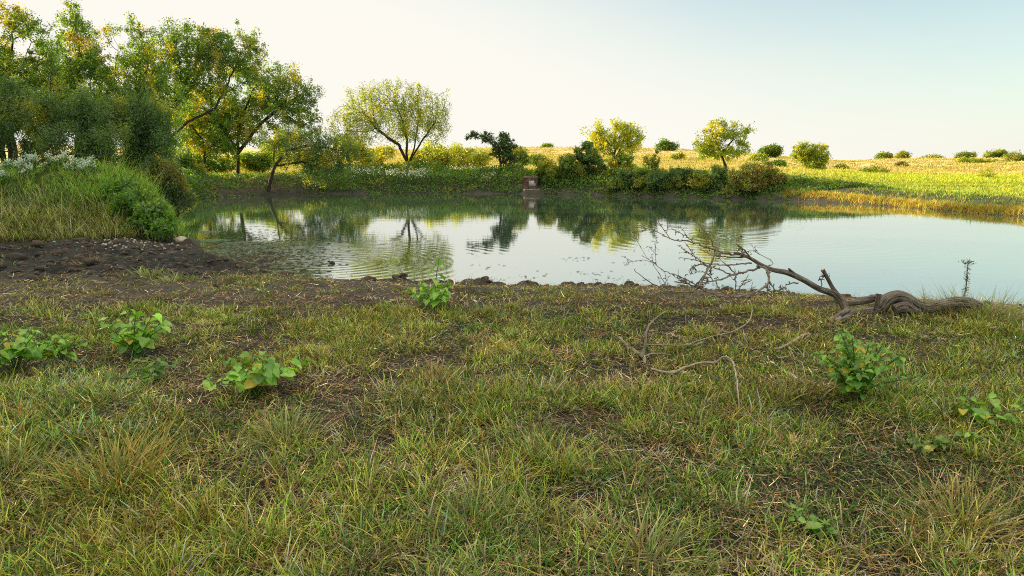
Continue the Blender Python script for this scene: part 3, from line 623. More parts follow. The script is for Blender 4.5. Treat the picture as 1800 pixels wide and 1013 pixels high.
def make_grass(name, seed, ntuft, per, y0, y1, Lm, wd, palw_fn, thr=.0, spread=.035, p=1.0, leanr=(.1, .8), mat='grass', amin=-.76, amax=.76, mask=None, zoff=-.008, seg=3, bright=1.2, var=.46):
    rng = np.random.default_rng(seed)
    x, y = wedge(ntuft, y0, y1, rng, p=p, amin=amin, amax=amax)
    gness, d = greenness(x, y) if mask is None else mask(x, y)
    k = (rng.random(len(x)) < gness+thr) & (d > .02)
    x = x[k]; y = y[k]; gness = gness[k]; n = len(x)
    sz = np.exp(rng.normal(0, .28, n))*(.7+.6*fbm(x*.7, y*.7, seed+5))
    palw = palw_fn(x, y, rng)                 # n x ncol probabilities
    spc = (palw.cumsum(1) > rng.random(n)[:, None]*palw.sum(1)[:, None]).argmax(1)
    cnt = rng.poisson(per*(.5+sz*.6)).clip(2, None)
    T = np.repeat(np.arange(n), cnt); m = len(T)
    off = rng.normal(0, 1, (m, 2))*spread*sz[T][:, None]
    bx = x[T]+off[:, 0]; by = y[T]+off[:, 1]
    az = np.arctan2(off[:, 1], off[:, 0])+rng.normal(0, .7, m)
    L = Lm*sz[T]*rng.uniform(.35, 1.25, m)
    lean = rng.uniform(leanr[0], leanr[1], m); curve = rng.uniform(.1, 1.1, m)
    flip = rng.random(m) < .25
    other = (palw[T].cumsum(1) > rng.random(m)[:, None]*palw[T].sum(1)[:, None]).argmax(1)
    sp = np.where(flip, other, spc[T])
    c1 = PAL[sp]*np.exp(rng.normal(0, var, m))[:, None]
    c1 = np.minimum(c1*np.exp(rng.normal(0, var, n))[T][:, None]*bright, .85); c0 = c1*.16+np.array([.06, .05, .02])*.12  # blade feet darkened in colour to deepen the shade inside the tufts
    root = np.stack([bx, by, terrain_z(bx, by)+zoff], 1)
    W_ = wd*rng.uniform(.6, 1.3, m)
    V, F, cc = blades(root, az, L, W_, lean, curve, c0, c1, rng, seg)
    return V, F, cc
PAL = np.concatenate([LIVE, DRYC])
def pal_near(x, y, rng):
    n = len(x); w = np.zeros((n, len(PAL)))
    q = fbm(x*.8, y*.8, 201); q2 = fbm(x*.5, y*.5, 202)
    blue = ss(q, .52, .68); yel = ss(q2, .45, .62)
    midy = ss(y, 4.2, 5.2)
    w[:, 0] = 2.2; w[:, 1] = 2.2+midy; w[:, 2] = 1+2.2*yel+midy; w[:, 3] = .3+2.2*blue; w[:, 4] = .8+2.6*yel; w[:, 5] = .8+2.2*yel; w[:, 6] = .35+1.1*yel
    w[:, 7] = .7; w[:, 8] = .7; w[:, 9] = .4; w[:, 10] = .3
    return w
def pal_dry(x, y, rng):
    w = np.zeros((len(x), len(PAL))); w[:, 7:] = (1.6, 2, 1.6, 1.0, 1.2); w[:, 2] = .25; return w
parts = []
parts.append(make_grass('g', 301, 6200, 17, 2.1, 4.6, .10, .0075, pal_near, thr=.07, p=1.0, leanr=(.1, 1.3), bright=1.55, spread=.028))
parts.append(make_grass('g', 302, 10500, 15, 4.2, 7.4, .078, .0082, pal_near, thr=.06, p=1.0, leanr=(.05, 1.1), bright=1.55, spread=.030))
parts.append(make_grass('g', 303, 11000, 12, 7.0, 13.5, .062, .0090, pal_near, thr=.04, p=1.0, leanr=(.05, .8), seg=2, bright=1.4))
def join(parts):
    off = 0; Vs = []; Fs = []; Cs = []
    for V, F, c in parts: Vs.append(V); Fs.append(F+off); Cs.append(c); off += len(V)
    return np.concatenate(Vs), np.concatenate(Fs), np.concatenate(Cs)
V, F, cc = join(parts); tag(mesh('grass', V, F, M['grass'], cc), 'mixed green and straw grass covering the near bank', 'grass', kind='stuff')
# dry litter lying on the soil
def litter(seed, n, y0, y1, L, wd, thr=1.0, zmax=.035):
    rng = np.random.default_rng(seed); x, y = wedge(n, y0, y1, rng)
    d = sdist(x, y); k = (d > .05) & (rng.random(len(x)) < (1-.85*mudmask(x, y))); x = x[k]; y = y[k]; m = len(x)
    az = rng.uniform(0, 2*math.pi, m); c = DRYC[rng.choice(5, m, p=[.2, .26, .24, .12, .18])]*np.exp(rng.normal(-.15, .65, m))[:, None]
    root = np.stack([x, y, terrain_z(x, y)+rng.uniform(.002, zmax, m)], 1)
    return blades(root, az, L*rng.uniform(.3, 1.4, m), wd*rng.uniform(.6, 1.4, m), rng.normal(1.50, .16, m), rng.normal(0, .3, m), c, c, rng, 2)
V, F, cc = join([litter(311, 30000, 2.1, 4.8, .11, .0035), litter(312, 34000, 4.5, 8.0, .10, .005), litter(313, 28000, 7.6, 14, .10, .0085)])
tag(mesh('dry_litter', V, F, M['dry'], cc), 'dry brown stalks and thatch lying on the soil of the near bank', 'litter', kind='stuff')
# creeping small-leaved weeds
rng = np.random.default_rng(320); x, y = wedge(42000, 2.1, 7.0, rng); k = (fbm(x*1.0, y*1.0, 321) > .50) & (rng.random(len(x)) < .9)
x = x[k]; y = y[k]; P = np.stack([x, y, terrain_z(x, y)+rng.uniform(.01, .06, len(x))], 1)
V, F, cc = leaves(P, .020, .014, rng, [(.075, .15, .03), (.10, .18, .035), (.06, .11, .03)], [3, 2, 2])
tag(mesh('creeping_weeds', V, F, M['grass'], cc), 'small-leaved creeping weeds among the near grass', 'weeds', kind='stuff')
# mound grass
def mound_mask(x, y):
    r = np.hypot(np.maximum(x+10.6, 0)/4.2, (y-16.9)/3.3); m = 1-ss(r, .80, 1.04)
    return m*ss(sdist(x, y), .1, .6)*(.25+.75*ss(fbm(x*1.6, y*2.2, 404, 3), .36, .56)), sdist(x, y)
def pal_mound(x, y, rng):
    n = len(x); w = np.zeros((n, len(PAL2))); top = ss(y, 14.9, 15.6); r = fbm(x*.6, y*1.2, 401)
    w[:, 0] = 5*top; w[:, 1] = 3*top+.6; w[:, 2] = 1.2; w[:, 3] = (1-top)*1.5*ss(r, .4, .6)+.3; w[:, 4] = (1-top)*1.8+.5; w[:, 5] = 1.2*(1-top)+.2; return w
PAL2 = np.array([(.20, .46, .04), (.28, .48, .05), (.34, .42, .07), (.58, .50, .18), (.20, .26, .06), (.32, .20, .09)])
PALk = PAL; PAL = PAL2
V, F, cc = make_grass('m', 402, 17000, 9, 13.0, 18.5, .20, .013, pal_mound, p=1.0, amin=-.95, amax=-.40, mask=mound_mask, leanr=(.0, .55), spread=.06)
m2 = make_grass('m', 403, 2600, 4, 13.0, 18.5, .42, .012, pal_mound, p=1.0, amin=-.95, amax=-.40, mask=mound_mask, leanr=(.0, .5), spread=.05)
V, F, cc = join([(V, F, cc), m2]); tag(mesh('mound_grass', V, F, M['grass'], cc), 'tall bright green grass growing over the mound on the left', 'grass', kind='stuff')
# far bank and field grass
def band_mask(x, y):
    d = sdist(x, y); a = x/np.maximum(y, 1); return ss(d, .05, .4)*(1-ss(d, 7, 12)+ss(a, .3, .5)).clip(0, 1), d
PAL = np.array([(.12, .22, .035), (.19, .30, .04), (.50, .46, .06), (.66, .52, .16), (.48, .25, .06), (.44, .58, .035)])
def pal_far(x, y, rng):
    n = len(x); w = np.zeros((n, 6)); a = x/y; d = sdist(x, y); D = np.hypot(x, y); R = ss(a, .36, .5)
    w[:, 0] = 2.4*(1-ss(d, 4, 8)); w[:, 1] = 2*(1-ss(d, 5, 12))+.5
    w[:, 2] = .4+1.6*ss(d, 4, 9); w[:, 3] = .1+6.0*ss(d, 5, 12)*(1-R*(1-ss(D, 90, 105))); w[:, 5] = 3.0*R*(1-ss(D, 85, 105))
    w[:, 4] = R*2.0*(1-ss(d, 1.2, 2.2)); return w
V1 = make_grass('f', 411, 34000, 6, 22, 60, .13, .020, pal_far, mask=band_mask, spread=.10, leanr=(0, .5), seg=2, p=0.4)
def fmask(x, y):
    d = sdist(x, y); return ss(d, 4, 8), d
V2 = make_grass('f', 412, 34000, 6, 46, 110, .22, .045, pal_far, mask=fmask, spread=.2, leanr=(0, .5), seg=2, p=0.6, amin=-.5, var=.16)
def fmask2(x, y): return .35+.65*ss(fbm(x*.05, y*.09, 56), .4, .6), sdist(x, y)
V3 = make_grass('f', 413, 26000, 5, 95, 200, .24, .12, pal_far, mask=fmask2, spread=.4, leanr=(0, .6), seg=2, p=0.6, amin=-.3, var=.12)
V, F, cc = join([V1, V2, V3]); tag(mesh('field_grass', V, F, M['grass'], cc), 'green and gold grass of the far bank and field', 'grass', kind='stuff')
PAL = PALk
# leafy undergrowth of the far bank
rng = np.random.default_rng(420); n = 260000
x, y = wedge(n, 34, 54, rng, amin=-.48, amax=.50)
d = sdist(x, y); a = x/y
hv = (.22+1.05*fbm(x*.7, y*.7, 421))*(.4+.6*ss(d, .0, .7))*(1-ss(d, 3.2, 5.5)*.75)*.86*(1-.8*ss(a, .34, .48))*(1-.38*ss(a, .02, .10))*(.55+.75*ss(fbm(x*.35, y*.35, 427), .3, .65))
open_ = ss(-a, .26, .32)*(1-ss(-a, .42, .46)); hv = hv*(1-.75*open_)
k = (d > -.12) & (d < 6.5) & (rng.random(n) < np.where(d < 4, 1, .4)*(1-.6*open_)) & (hv > .05) & ~((np.abs(x-1.2) < .60) & (d < 1.0)); x, y, hv, d = x[k], y[k], hv[k], d[k]
z = np.maximum(terrain_z(x, y)+hv*rng.random(len(x))**.5+rng.normal(0, .04, len(x))-.12*(d < .4), .03)
V, F, cc = leaves(np.stack([x, y, z], 1), .14, .08, rng, [(.085, .18, .03), (.14, .26, .04), (.06, .12, .024), (.24, .29, .045)], [3, 3, 3, 1.2])
tag(mesh('bank_undergrowth', V, F, M['leaf'], cc), 'dense leafy undergrowth along the far bank', 'undergrowth', kind='stuff')
rng = np.random.default_rng(422); pts = []
for (px, py, w, h_, m, Yd) in [(700, 303, 45, 6, 420, 43.8), (735, 305, 18, 6, 240, 43.6), (640, 300, 35, 5, 200, 44), (860, 308, 14, 5, 110, 43.6), (1200, 310, 26, 3, 260, 43.5), (560, 306, 60, 5, 130, 43), (810, 296, 70, 4, 240, 47), (1150, 308, 70, 4, 130, 44.5), (950, 302, 30, 4, 60, 46), (1400, 316, 30, 4, 130, 42), (1060, 316, 24, 4, 80, 43)]:
    for _ in range(m//5):
        c = at(px+rng.normal(0, w*.55), py+rng.normal(0, h_*.6), Yd+rng.normal(0, .5)); pts.append(c+rng.normal(0, .07, (5, 3)))
P = np.concatenate(pts); V, F, cc = leaves(P, .075, .05, rng, [(.72, .76, .66), (.60, .68, .52)], [2, 1])
tag(mesh('white_flowers', V, F, M['petal'], cc), 'white-topped wild flowers scattered through the far bank undergrowth', 'wild flowers', kind='stuff')

# ------------------------------------------------------------------ broad-leaved plants
def heart(L, Wd, fold, droop, wav, rng):
    T = np.array([0, .10, .25, .42, .6, .78, .92, 1.0]); Wp = np.array([.20, .44, .52, .48, .36, .21, .08, 0.0]); back = np.array([-.10, -.07, 0, .02, .02, .01, 0, 0])
    mid = np.stack([0*T, T*L, -droop*L*T**2], 1)
    out = []
    for s in (-1, 1):
        e = np.stack([s*Wp*Wd*math.cos(fold), (T+back)*L, -droop*L*T**2+Wp*Wd*math.sin(fold)+wav*L*np.sin(T*9+s+rng.random()*5)], 1); out.append(e)
        e2 = mid*.5+e*.5; e2[:, 2] -= .02*L; out.append(e2)
    V = np.concatenate([out[0], out[1], mid, out[3], out[2]]); n = len(T); F = []
    for c in range(4):
        for i in range(n-1): F.append((c*n+i, (c+1)*n+i, (c+1)*n+i+1, c*n+i+1))
    return V, np.array(F)
def orient(V, d, nrm):
    d = d/np.linalg.norm(d); x = np.cross(d, nrm); x /= np.linalg.norm(x)+1e-9; z = np.cross(x, d)
    return V[:, :1]*x+V[:, 1:2]*d+V[:, 2:3]*z
LC = [(.21, .42, .04), (.28, .50, .05), (.15, .33, .04), (.33, .50, .09)]
def broad(name, label, base, Rr, Hh, nst, nl, Ls, seed, pal=LC, yel=.06, tall=0, flat=.0):
    rng = np.random.default_rng(seed); base = np.array(base); o = empty(name, tuple(base), label, 'plant', 'light green broad-leaved plants on the near bank')
    st = MB(); lf = MB()
    nl += 1
    for s in range(nst):
        a = rng.uniform(0, 6.28) if nst < 3 else s/nst*6.28+rng.normal(0, .4); q = rng.uniform(.25, 1.0)
        if tall and s == 0: q = .12
        tip = np.array([math.cos(a)*Rr*q, math.sin(a)*Rr*q, Hh*(1.05-.45*q)*rng.uniform(.8, 1.1)])
        if tall and s == 0: tip[2] = Hh
        elif tall: tip[2] *= .6
        P, R = smooth_path([(0, 0, -.03), tip*np.array([.35, .35, .55])+rng.normal(0, .01, 3), tip], [.0065, .005, .003], 5)
        tube(st, P, R, 5, (.16, .22, .07))
        for k in range(nl):
            t = .35+.65*(k+.6)/nl; i = min(int(t*(len(P)-1)), len(P)-1); p = P[i]
            la = k*2.4+rng.normal(0, .4)+s
            L = Ls*.92*rng.uniform(.5, 1.2)*(1.1-.45*t)
            out = np.array([math.cos(la), math.sin(la), 0]); pl = L*rng.uniform(.4, .8)
            e = p+out*pl*.85+np.array([0, 0, pl*rng.uniform(.1, .7)])
            tube(st, [p, (p+e)/2+np.array([0, 0, .008]), e], [.0022, .0018, .0015], 4, (.18, .27, .08), cap=False)
            d = out*1.0+np.array([0, 0, rng.uniform(-.75, .25)]); nrm = np.array([rng.normal(0, .3), rng.normal(0, .3)-.15, 1.0])
            V, F_ = heart(L, L*rng.uniform(.85, 1.05), rng.uniform(.1, .5), rng.uniform(.05, .45), .05, rng)
            c = np.array(pal[rng.integers(len(pal))])*math.exp(rng.normal(0, .14))
            if rng.random() < yel: c = np.array((.52, .40, .04))
            lf.add(orient(V, d, nrm)+e, F_, c)
        for k in range(3):                      # small young leaves at the shoot's tip
            la = rng.uniform(0, 6.28); L = Ls*.32
            V, F_ = heart(L, L*.6, .5, -.1, .02, rng)
            lf.add(orient(V, np.array([math.cos(la)*.6, math.sin(la)*.6, .8]), np.array([-math.cos(la), -math.sin(la), .7]))+P[-1], F_, (.27, .38, .08))
    st.build('stems', M['broad'], o, smooth=True); lf.build('leaves', M['broad'], o, smooth=True)
    return o
def G(px, py): return gp(px, py)
broad('broadleaf_plant', 'broad-leaved plant cut by the left frame edge above the grass', G(30, 655), .40, .38, 12, 6, .125, 501)
broad('broadleaf_plant', 'smaller broad-leaved plant just right of the one at the left edge', G(110, 640), .24, .24, 8, 4, .11, 502)
broad('broadleaf_plant', 'tallest broad-leaved plant on the left, with very pale big leaves', G(245, 628), .36, .44, 11, 6, .135, 503)
broad('broadleaf_plant', 'low flat broad-leaved plant with an orange leaf below the tallest left one', G(265, 672), .30, .16, 10, 4, .085, 504, [(.11, .2, .035), (.14, .24, .04)], .05)
broad('broadleaf_plant', 'spreading broad-leaved plant with yellow lower leaves left of centre', G(458, 692), .42, .31, 13, 6, .12, 505, yel=.14)
broad('broadleaf_plant', 'upright broad-leaved plant standing at the edge of the water', G(765, 545), .42, .55, 9, 6, .14, 506, tall=1)
broad('broadleaf_plant', 'large bushy broad-leaved plant with many small leaves below the fallen trunk', G(1500, 708), .36, .50, 21, 12, .076, 507, [(.14, .31, .035), (.20, .40, .04), (.12, .26, .04), (.28, .44, .07)])
broad('broadleaf_plant', 'small sprawling broad-leaved plant near the right frame edge', G(1735, 752), .24, .20, 7, 4, .085, 508)
broad('broadleaf_plant', 'tiny broad-leaved seedling between the two right-hand plants', G(1705, 780), .08, .07, 3, 3, .06, 509)
broad('broadleaf_plant', 'low cluster of rounded yellowish leaves left of the right-edge plant', G(1632, 795), .15, .10, 7, 4, .062, 510, [(.2, .30, .05), (.14, .26, .04)])
broad('broadleaf_plant', 'small pale green seedling in the grass near the bottom right', G(1440, 942), .12, .12, 4, 4, .075, 511, [(.2, .36, .05), (.15, .3, .04)])
# leafy vine at the end of the mound
rng = np.random.default_rng(520)
c = at(258, 385, 15.2); o = empty('leafy_bush', (c[0], 15.2, h1(c[0], 15.2)-.03), 'rounded bright green leafy bush at the right end of the mound', 'bush')
P = lobe_points([(*at(268, 385, 15.0), .42, .5, .36), (*at(235, 365, 15.4), .5, .5, .38), (*at(210, 340, 16), .45, .5, .28), (*at(286, 402, 14.6), .2, .4, .18)], 6500, rng, .35)
P = P[P[:, 2] > terrain_z(P[:, 0], P[:, 1])+.02]
V, F, cc = leaves(P, .085, .062, rng, [(.09, .20, .03), (.12, .25, .035), (.07, .15, .03), (.18, .30, .05)], [3, 3, 2, 1])
mesh('leaves', V-np.array(o.location), F, M['leaf'], cc, parent=o)
sm = MB()
for _ in range(26):
    q = P[rng.integers(len(P))]; b = np.array([q[0]+rng.normal(0, .1), q[1]+rng.normal(0, .1), 0]); b[2] = float(terrain_z(b[:1], b[1:2])[0])-.03
    tube(sm, np.array([b, (b+q)/2+rng.normal(0, .04, 3), q])-np.array(o.location), [.008, .006, .003], 4)
sm.build('stems', M['twig'], o)
# white-topped flowering weeds on the mound
def white_weed(loc, rng, h):
    o = empty('white_flower_weed', tuple(loc), 'white-topped flowering weed in the clump along the crest of the mound', 'flower', 'white-topped weeds on the mound')
    st = MB(); lf = MB(); fl = MB()
    for s in range(5):
        a = rng.uniform(0, 6.28); q = rng.uniform(.02, .13); tip = np.array([math.cos(a)*q, math.sin(a)*q, h*rng.uniform(.75, 1.1)])
        P = np.array([(0, 0, -.03), tip*(.3, .3, .55), tip]); tube(st, P, [.006, .005, .003], 4, (.2, .24, .1))
        V, F, cc = leaves(P[1]+rng.normal(0, .05, (12, 3)), .09, .03, rng, [(.13, .22, .06)], [1]); lf.add(V, F, cc)
        V, F, cc = leaves(tip+rng.normal(0, .030, (22, 3)), .040, .022, rng, [(.70, .76, .66), (.62, .72, .56), (.4, .52, .3)], [3, 2, 1], pv=.05); fl.add(V, F, cc)
    st.build('stems', M['broad'], o); lf.build('leaves', M['grass'], o); fl.build('flower_heads', M['petal'], o)
    return o
rng = np.random.default_rng(530); protos = [white_weed((0, 0, 0), rng, h) for h in (.34, .26)]
ws = [(3, 300), (15, 292), (38, 290), (47, 287), (62, 292), (80, 294), (88, 296), (106, 296), (118, 297), (125, 294), (132, 298), (140, 296), (147, 299), (155, 299), (163, 301), (8, 308), (52, 299), (28, 297), (-10, 296)]
for i, (px, py) in enumerate(ws):
    Yd = 16.2+rng.uniform(-.5, .7); q = at(px, py, Yd); w = protos[i % 2]
    if i > 1: w = copy_tree(protos[i % 2])
    w.location = (q[0], Yd, float(terrain_z(q[:1], np.array([Yd]))[0])); w.rotation_euler = (0, 0, rng.uniform(0, 6.28)); s = rng.uniform(.85, 1.2); w.scale = (s, s, s)

# ------------------------------------------------------------------ the fallen tree
rng = np.random.default_rng(600)
org = gp(1560, 554)
o = empty('fallen_tree', tuple(org), 'dead fallen tree with a humped grey trunk and bare branches at the water edge', 'dead tree')
Y0 = org[1]
def poly(pts, Yd=Y0): return [at(p[0], p[1], Yd+(p[3] if len(p) > 3 else 0)) for p in pts], [p[2] for p in pts]
def limb(mb, pts, sides=12, k=6, wob=.12, seed=0, capcol=None, Yd=Y0):
    P, R = poly(pts, Yd); P, R = smooth_path(P, R, k); tube(mb, P-org, R, sides, cap=True, wob=wob, seed=seed, capcol=capcol); return P, R
tm = MB(); CUT = (4.0, 3.0, 1.6)
limb(tm, [(1722, 538, .045), (1702, 533, .060), (1680, 533, .065), (1655, 537, .060), (1628, 542, .055), (1610, 538, .060), (1595, 528, .066), (1577, 522, .066), (1560, 528, .068), (1551, 538, .070), (1543, 545, .062), (1520, 548, .055), (1495, 549, .045), (1480, 548, .035)], 20, 9, .10, 3)
limb(tm, [(1572, 545, .05, -.08), (1590, 540, .06, -.08), (1606, 545, .04, -.1), (1620, 552, .02, -.1)], 10, 4, .2, 5)
tm.build('trunk', M['log'], o, smooth=True)
bm_ = MB()
MAIN = limb(bm_, [(1489, 552, .040, -.05), (1480, 530, .042), (1465, 516, .036), (1440, 508, .030), (1412, 492, .027), (1385, 480, .026), (1360, 475, .022), (1340, 467, .022), (1322, 456, .018), (1305, 448, .014), (1290, 445, .010)], 10, 5, .10, 7)
limb(bm_, [(1565, 530, .05), (1545, 524, .042, .1), (1525, 527, .04, .1), (1505, 531, .035, .08), (1484, 534, .025, .05)], 10, 4, .12, 8)
limb(bm_, [(1475, 522, .026), (1463, 505, .020), (1455, 490, .019), (1446, 474, .020)], 9, 4, .1, 9, CUT)
limb(bm_, [(1540, 546, .026, -.12), (1543, 530, .024, -.14), (1545, 516, .024, -.15)], 9, 4, .12, 10, CUT)
limb(bm_, [(1490, 545, .03, -.1), (1472, 556, .028, -.25), (1462, 562, .026, -.35)], 9, 3, .1, 11, CUT)
limb(bm_, [(1500, 550, .03, -.1), (1485, 560, .026, -.3), (1474, 566, .028, -.4)], 9, 3, .1, 12, CUT)
limb(bm_, [(1412, 492, .018), (1398, 482, .014), (1386, 472, .010)], 7, 3, .1, 13)
bm_.build('branch', M['log'], o, smooth=True)
tw = MB()
def twig(mb, P, R, depth, rng, O, spur=True):
    P, R = smooth_path(P, R, 5)
    P = P+rng.normal(0, 1, P.shape)*np.minimum(R, .006)[:, None]*.7
    tube(mb, P-O, R, 6 if R[0] > .008 else 4, cap=False, seed=int(rng.integers(99)))
    Ltot = np.linalg.norm(P[-1]-P[0])
    if spur:
        for i in range(2, len(P), 2):
            if rng.random() < .75:
                v = rng.normal(0, 1, 3); v[1] *= .6; v /= np.linalg.norm(v); q = P[i]+v*rng.uniform(.012, .035)
                tube(mb, np.array([P[i], q])-O, [R[i]*.9+.0012, R[i]*.5+.0022], 4, cap=True)
    if depth:
        for _ in range(rng.integers(2, 4)):
            i = rng.integers(len(P)//4, len(P)-1); T = P[min(i+1, len(P)-1)]-P[i-1]; T /= np.linalg.norm(T)
            v = rng.normal(0, 1, 3); v = v-T*np.dot(v, T); v /= np.linalg.norm(v); d = T*.75+v*.65+np.array([0, 0, .1]); l = Ltot*rng.uniform(.22, .48)
            q = P[i]; m_ = q+d*l*.5+rng.normal(0, l*.05, 3); e = q+d*l+rng.normal(0, l*.1, 3)
            for z_ in (m_, e): z_[2] = max(z_[2], .06)
            twig(mb, [q, m_, e], [R[i]*.75, R[i]*.5+.001, .0018], depth-1, rng, O, spur)
TW = [
 [(1312, 450, .012), (1280, 445, .010), (1245, 436, .009), (1215, 425, .007), (1190, 423, .006), (1165, 414, .004)],
 [(1218, 426, .006), (1205, 415, .005), (1180, 402, .003)],
 [(1265, 443, .006), (1252, 424, .005, .1), (1240, 408, .004, .15), (1228, 392, .003, .2), (1215, 384, .002, .2)],
 [(1325, 458, .010), (1308, 440, .008, -.1), (1296, 430, .005, -.1), (1293, 426, .003)],
 [(1335, 470, .012), (1310, 478, .010, -.1), (1285, 484, .010, -.15), (1262, 493, .008, -.2), (1225, 497, .006, -.2)],
 [(1310, 452, .009), (1280, 452, .007, .1), (1255, 449, .005, .2), (1230, 438, .004, .2)],
 [(1320, 462, .009), (1290, 466, .007, -.1), (1260, 466, .006, -.1), (1225, 458, .005, -.1), (1195, 453, .003)],
 [(1285, 484, .008, -.1), (1258, 472, .006), (1230, 465, .005), (1215, 470, .003)],
 [(1262, 437, .010, -.15), (1250, 462, .011, -.25), (1240, 480, .011, -.3), (1230, 504, .010, -.35)],
 [(1330, 468, .009), (1345, 472, .010, -.1), (1351, 480, .014, -.15), (1350, 498, .010, -.2), (1335, 510, .012, -.3), (1315, 518, .012, -.35), (1285, 524, .009, -.4)],
 [(1285, 524, .011, -.3), (1260, 519, .011, -.25), (1235, 510, .010, -.25), (1210, 500, .008, -.2), (1185, 495, .005, -.2)],
 [(1240, 512, .009, -.25), (1222, 500, .007, -.25), (1195, 486, .006, -.2), (1168, 477, .005, -.1), (1145, 459, .003), (1130, 451, .002)],
 [(1225, 514, .008, -.25), (1195, 513, .007, -.25), (1172, 510, .006, -.25), (1140, 494, .005, -.2), (1115, 476, .003, -.15)],
 [(1294, 519, .006, -.35), (1293, 500, .005, -.35), (1292, 484, .004, -.35)],
 [(1295, 517, .006, -.35), (1305, 500, .005, -.35), (1316, 484, .003, -.35)],
 [(1403, 496, .008, -.1), (1385, 500, .006, -.15), (1379, 508, .005, -.2), (1378, 520, .004, -.25)],
 [(1440, 512, .007, .05), (1445, 498, .006), (1441, 489, .005), (1448, 483, .003)],
 [(1300, 522, .010, -.3), (1320, 520, .009, -.25), (1345, 516, .007, -.2), (1365, 520, .005, -.2)],
 [(1345, 470, .006), (1358, 460, .004, .1), (1320, 440, .003, .1), (1322, 448, .002, .1)],
]
for T_ in TW:
    P, R = poly(T_); twig(tw, P, R, 2 if R[0] > .0075 else 1, rng, org)
tw.build('twigs', M['twig'], o, smooth=True)
# loose dead sticks on the grass
def stick(name, label, lines, mat, seed, lift=.05):
    rng = np.random.default_rng(seed); b = gp(lines[0][0][0], lines[0][0][1]+4); mb = MB()
    for ln in lines:
        P = []
        for p in ln:
            q = gp(p[0], p[1]+p[3]); P.append(at(p[0], p[1], q[1]))
        P, R = smooth_path(P, [p[2] for p in ln], 5); P = P+rng.normal(0, 1, P.shape)*R[:, None]*.25
        tube(mb, P-b, R, 7, wob=.1, seed=seed)
    so = mb.build(name, mat, None, smooth=True); so.location = tuple(b); return tag(so, label, 'dead branch', 'dead branches on the grass')
stick('dead_branch', 'bleached curved dead branch arching over the grass right of centre', [
   [(1142, 648, .008, 6), (1178, 656, .009, 6), (1205, 646, .009, 10), (1232, 638, .008, 14), (1258, 637, .0075, 16), (1272, 627, .007, 26), (1286, 634, .007, 30), (1293, 655, .0065, 30), (1297, 690, .006, 20), (1300, 722, .004, 4)],
   [(1178, 654, .008, 6), (1200, 654, .008, 6), (1222, 659, .005, 4)]], M['pale'], 611)
stick('dead_branch', 'brown dead branch with an upright crooked arm left of the bleached branch', [
   [(1088, 594, .014, 4), (1105, 610, .018, 6), (1128, 626, .016, 6), (1134, 640, .010, 5)],
   [(1128, 628, .012, 8), (1134, 605, .010, 30), (1137, 580, .009, 50), (1150, 562, .008, 62), (1172, 546, .005, 70)],
   [(1130, 627, .009, 6), (1150, 622, .007, 8), (1178, 624, .005, 8)], [(1137, 606, .006, 14), (1170, 607, .006, 12), (1220, 607, .006, 12), (1238, 600, .004, 10)]], M['twig'], 612)
stick('dead_branch', 'cut branch with a pale sawn end lying below the fallen trunk', [
   [(1420, 588, .022, 6), (1404, 594, .016, 6), (1385, 606, .012, 6), (1362, 614, .008, 6)], [(1385, 608, .008, 4), (1392, 620, .006, 4), (1396, 630, .004, 4)]], M['pale'], 613)
stick('dead_branch', 'long thin dead twig lying in the grass below the fallen branches', [
   [(1210, 606, .005, 6), (1250, 592, .005, 8), (1288, 583, .005, 10), (1315, 566, .005, 16), (1322, 545, .005, 24), (1318, 528, .004, 30)], [(1260, 590, .004, 6), (1275, 572, .003, 8)]], M['pale'], 614)
stick('dead_branch', 'short sawn stub lying just in front of the fallen trunk', [[(1478, 556, .024, 5), (1470, 564, .026, 5)]], M['pale'], 615)
for i, (pa, pb, r, lab) in enumerate([((1170, 590), (1215, 572), .004, 'thin twig lying in the grass above the brown dead branch'),
        ((270, 705), (330, 716), .004, 'straight pale twig lying in the grass under the low left plant'),
        ((1640, 640), (1655, 655), .006, 'short pale stick lying in the grass right of the bushy plant')]):
    stick('fallen_twig', lab, [[(*pa, r, 3), ((pa[0]+pb[0])/2, (pa[1]+pb[1])/2-2, r, 4), (*pb, r*.6, 3)]], M['pale'], 620+i)
# upright weed stalk beside the trunk's end
b = gp(1697, 528); o = empty('weed_stalk', tuple(b), 'dark upright seed stalk with a tufted top behind the trunk end', 'weed'); mb = MB(); rng = np.random.default_rng(630)
P, R = smooth_path([at(1697, 528, b[1]), at(1699, 500, b[1]), at(1700, 480, b[1]), at(1702, 461, b[1])], [.009, .008, .007, .006], 4); tube(mb, P-b, R, 6, (.7, .8, .6)); mb.build('stem', M['twig'], o)
pts = np.concatenate([P[rng.integers(2, len(P), 160)]+rng.normal(0, .018, (160, 3)), P[-1]+rng.normal(0, 1, (70, 3))*(.045, .045, .012)])-b
V, F, cc = leaves(pts, .035, .012, rng, [(.05, .06, .03), (.12, .10, .05), (.06, .09, .03)], [3, 1, 2]); mesh('leaves', V, F, M['leaf'], cc, parent=o)
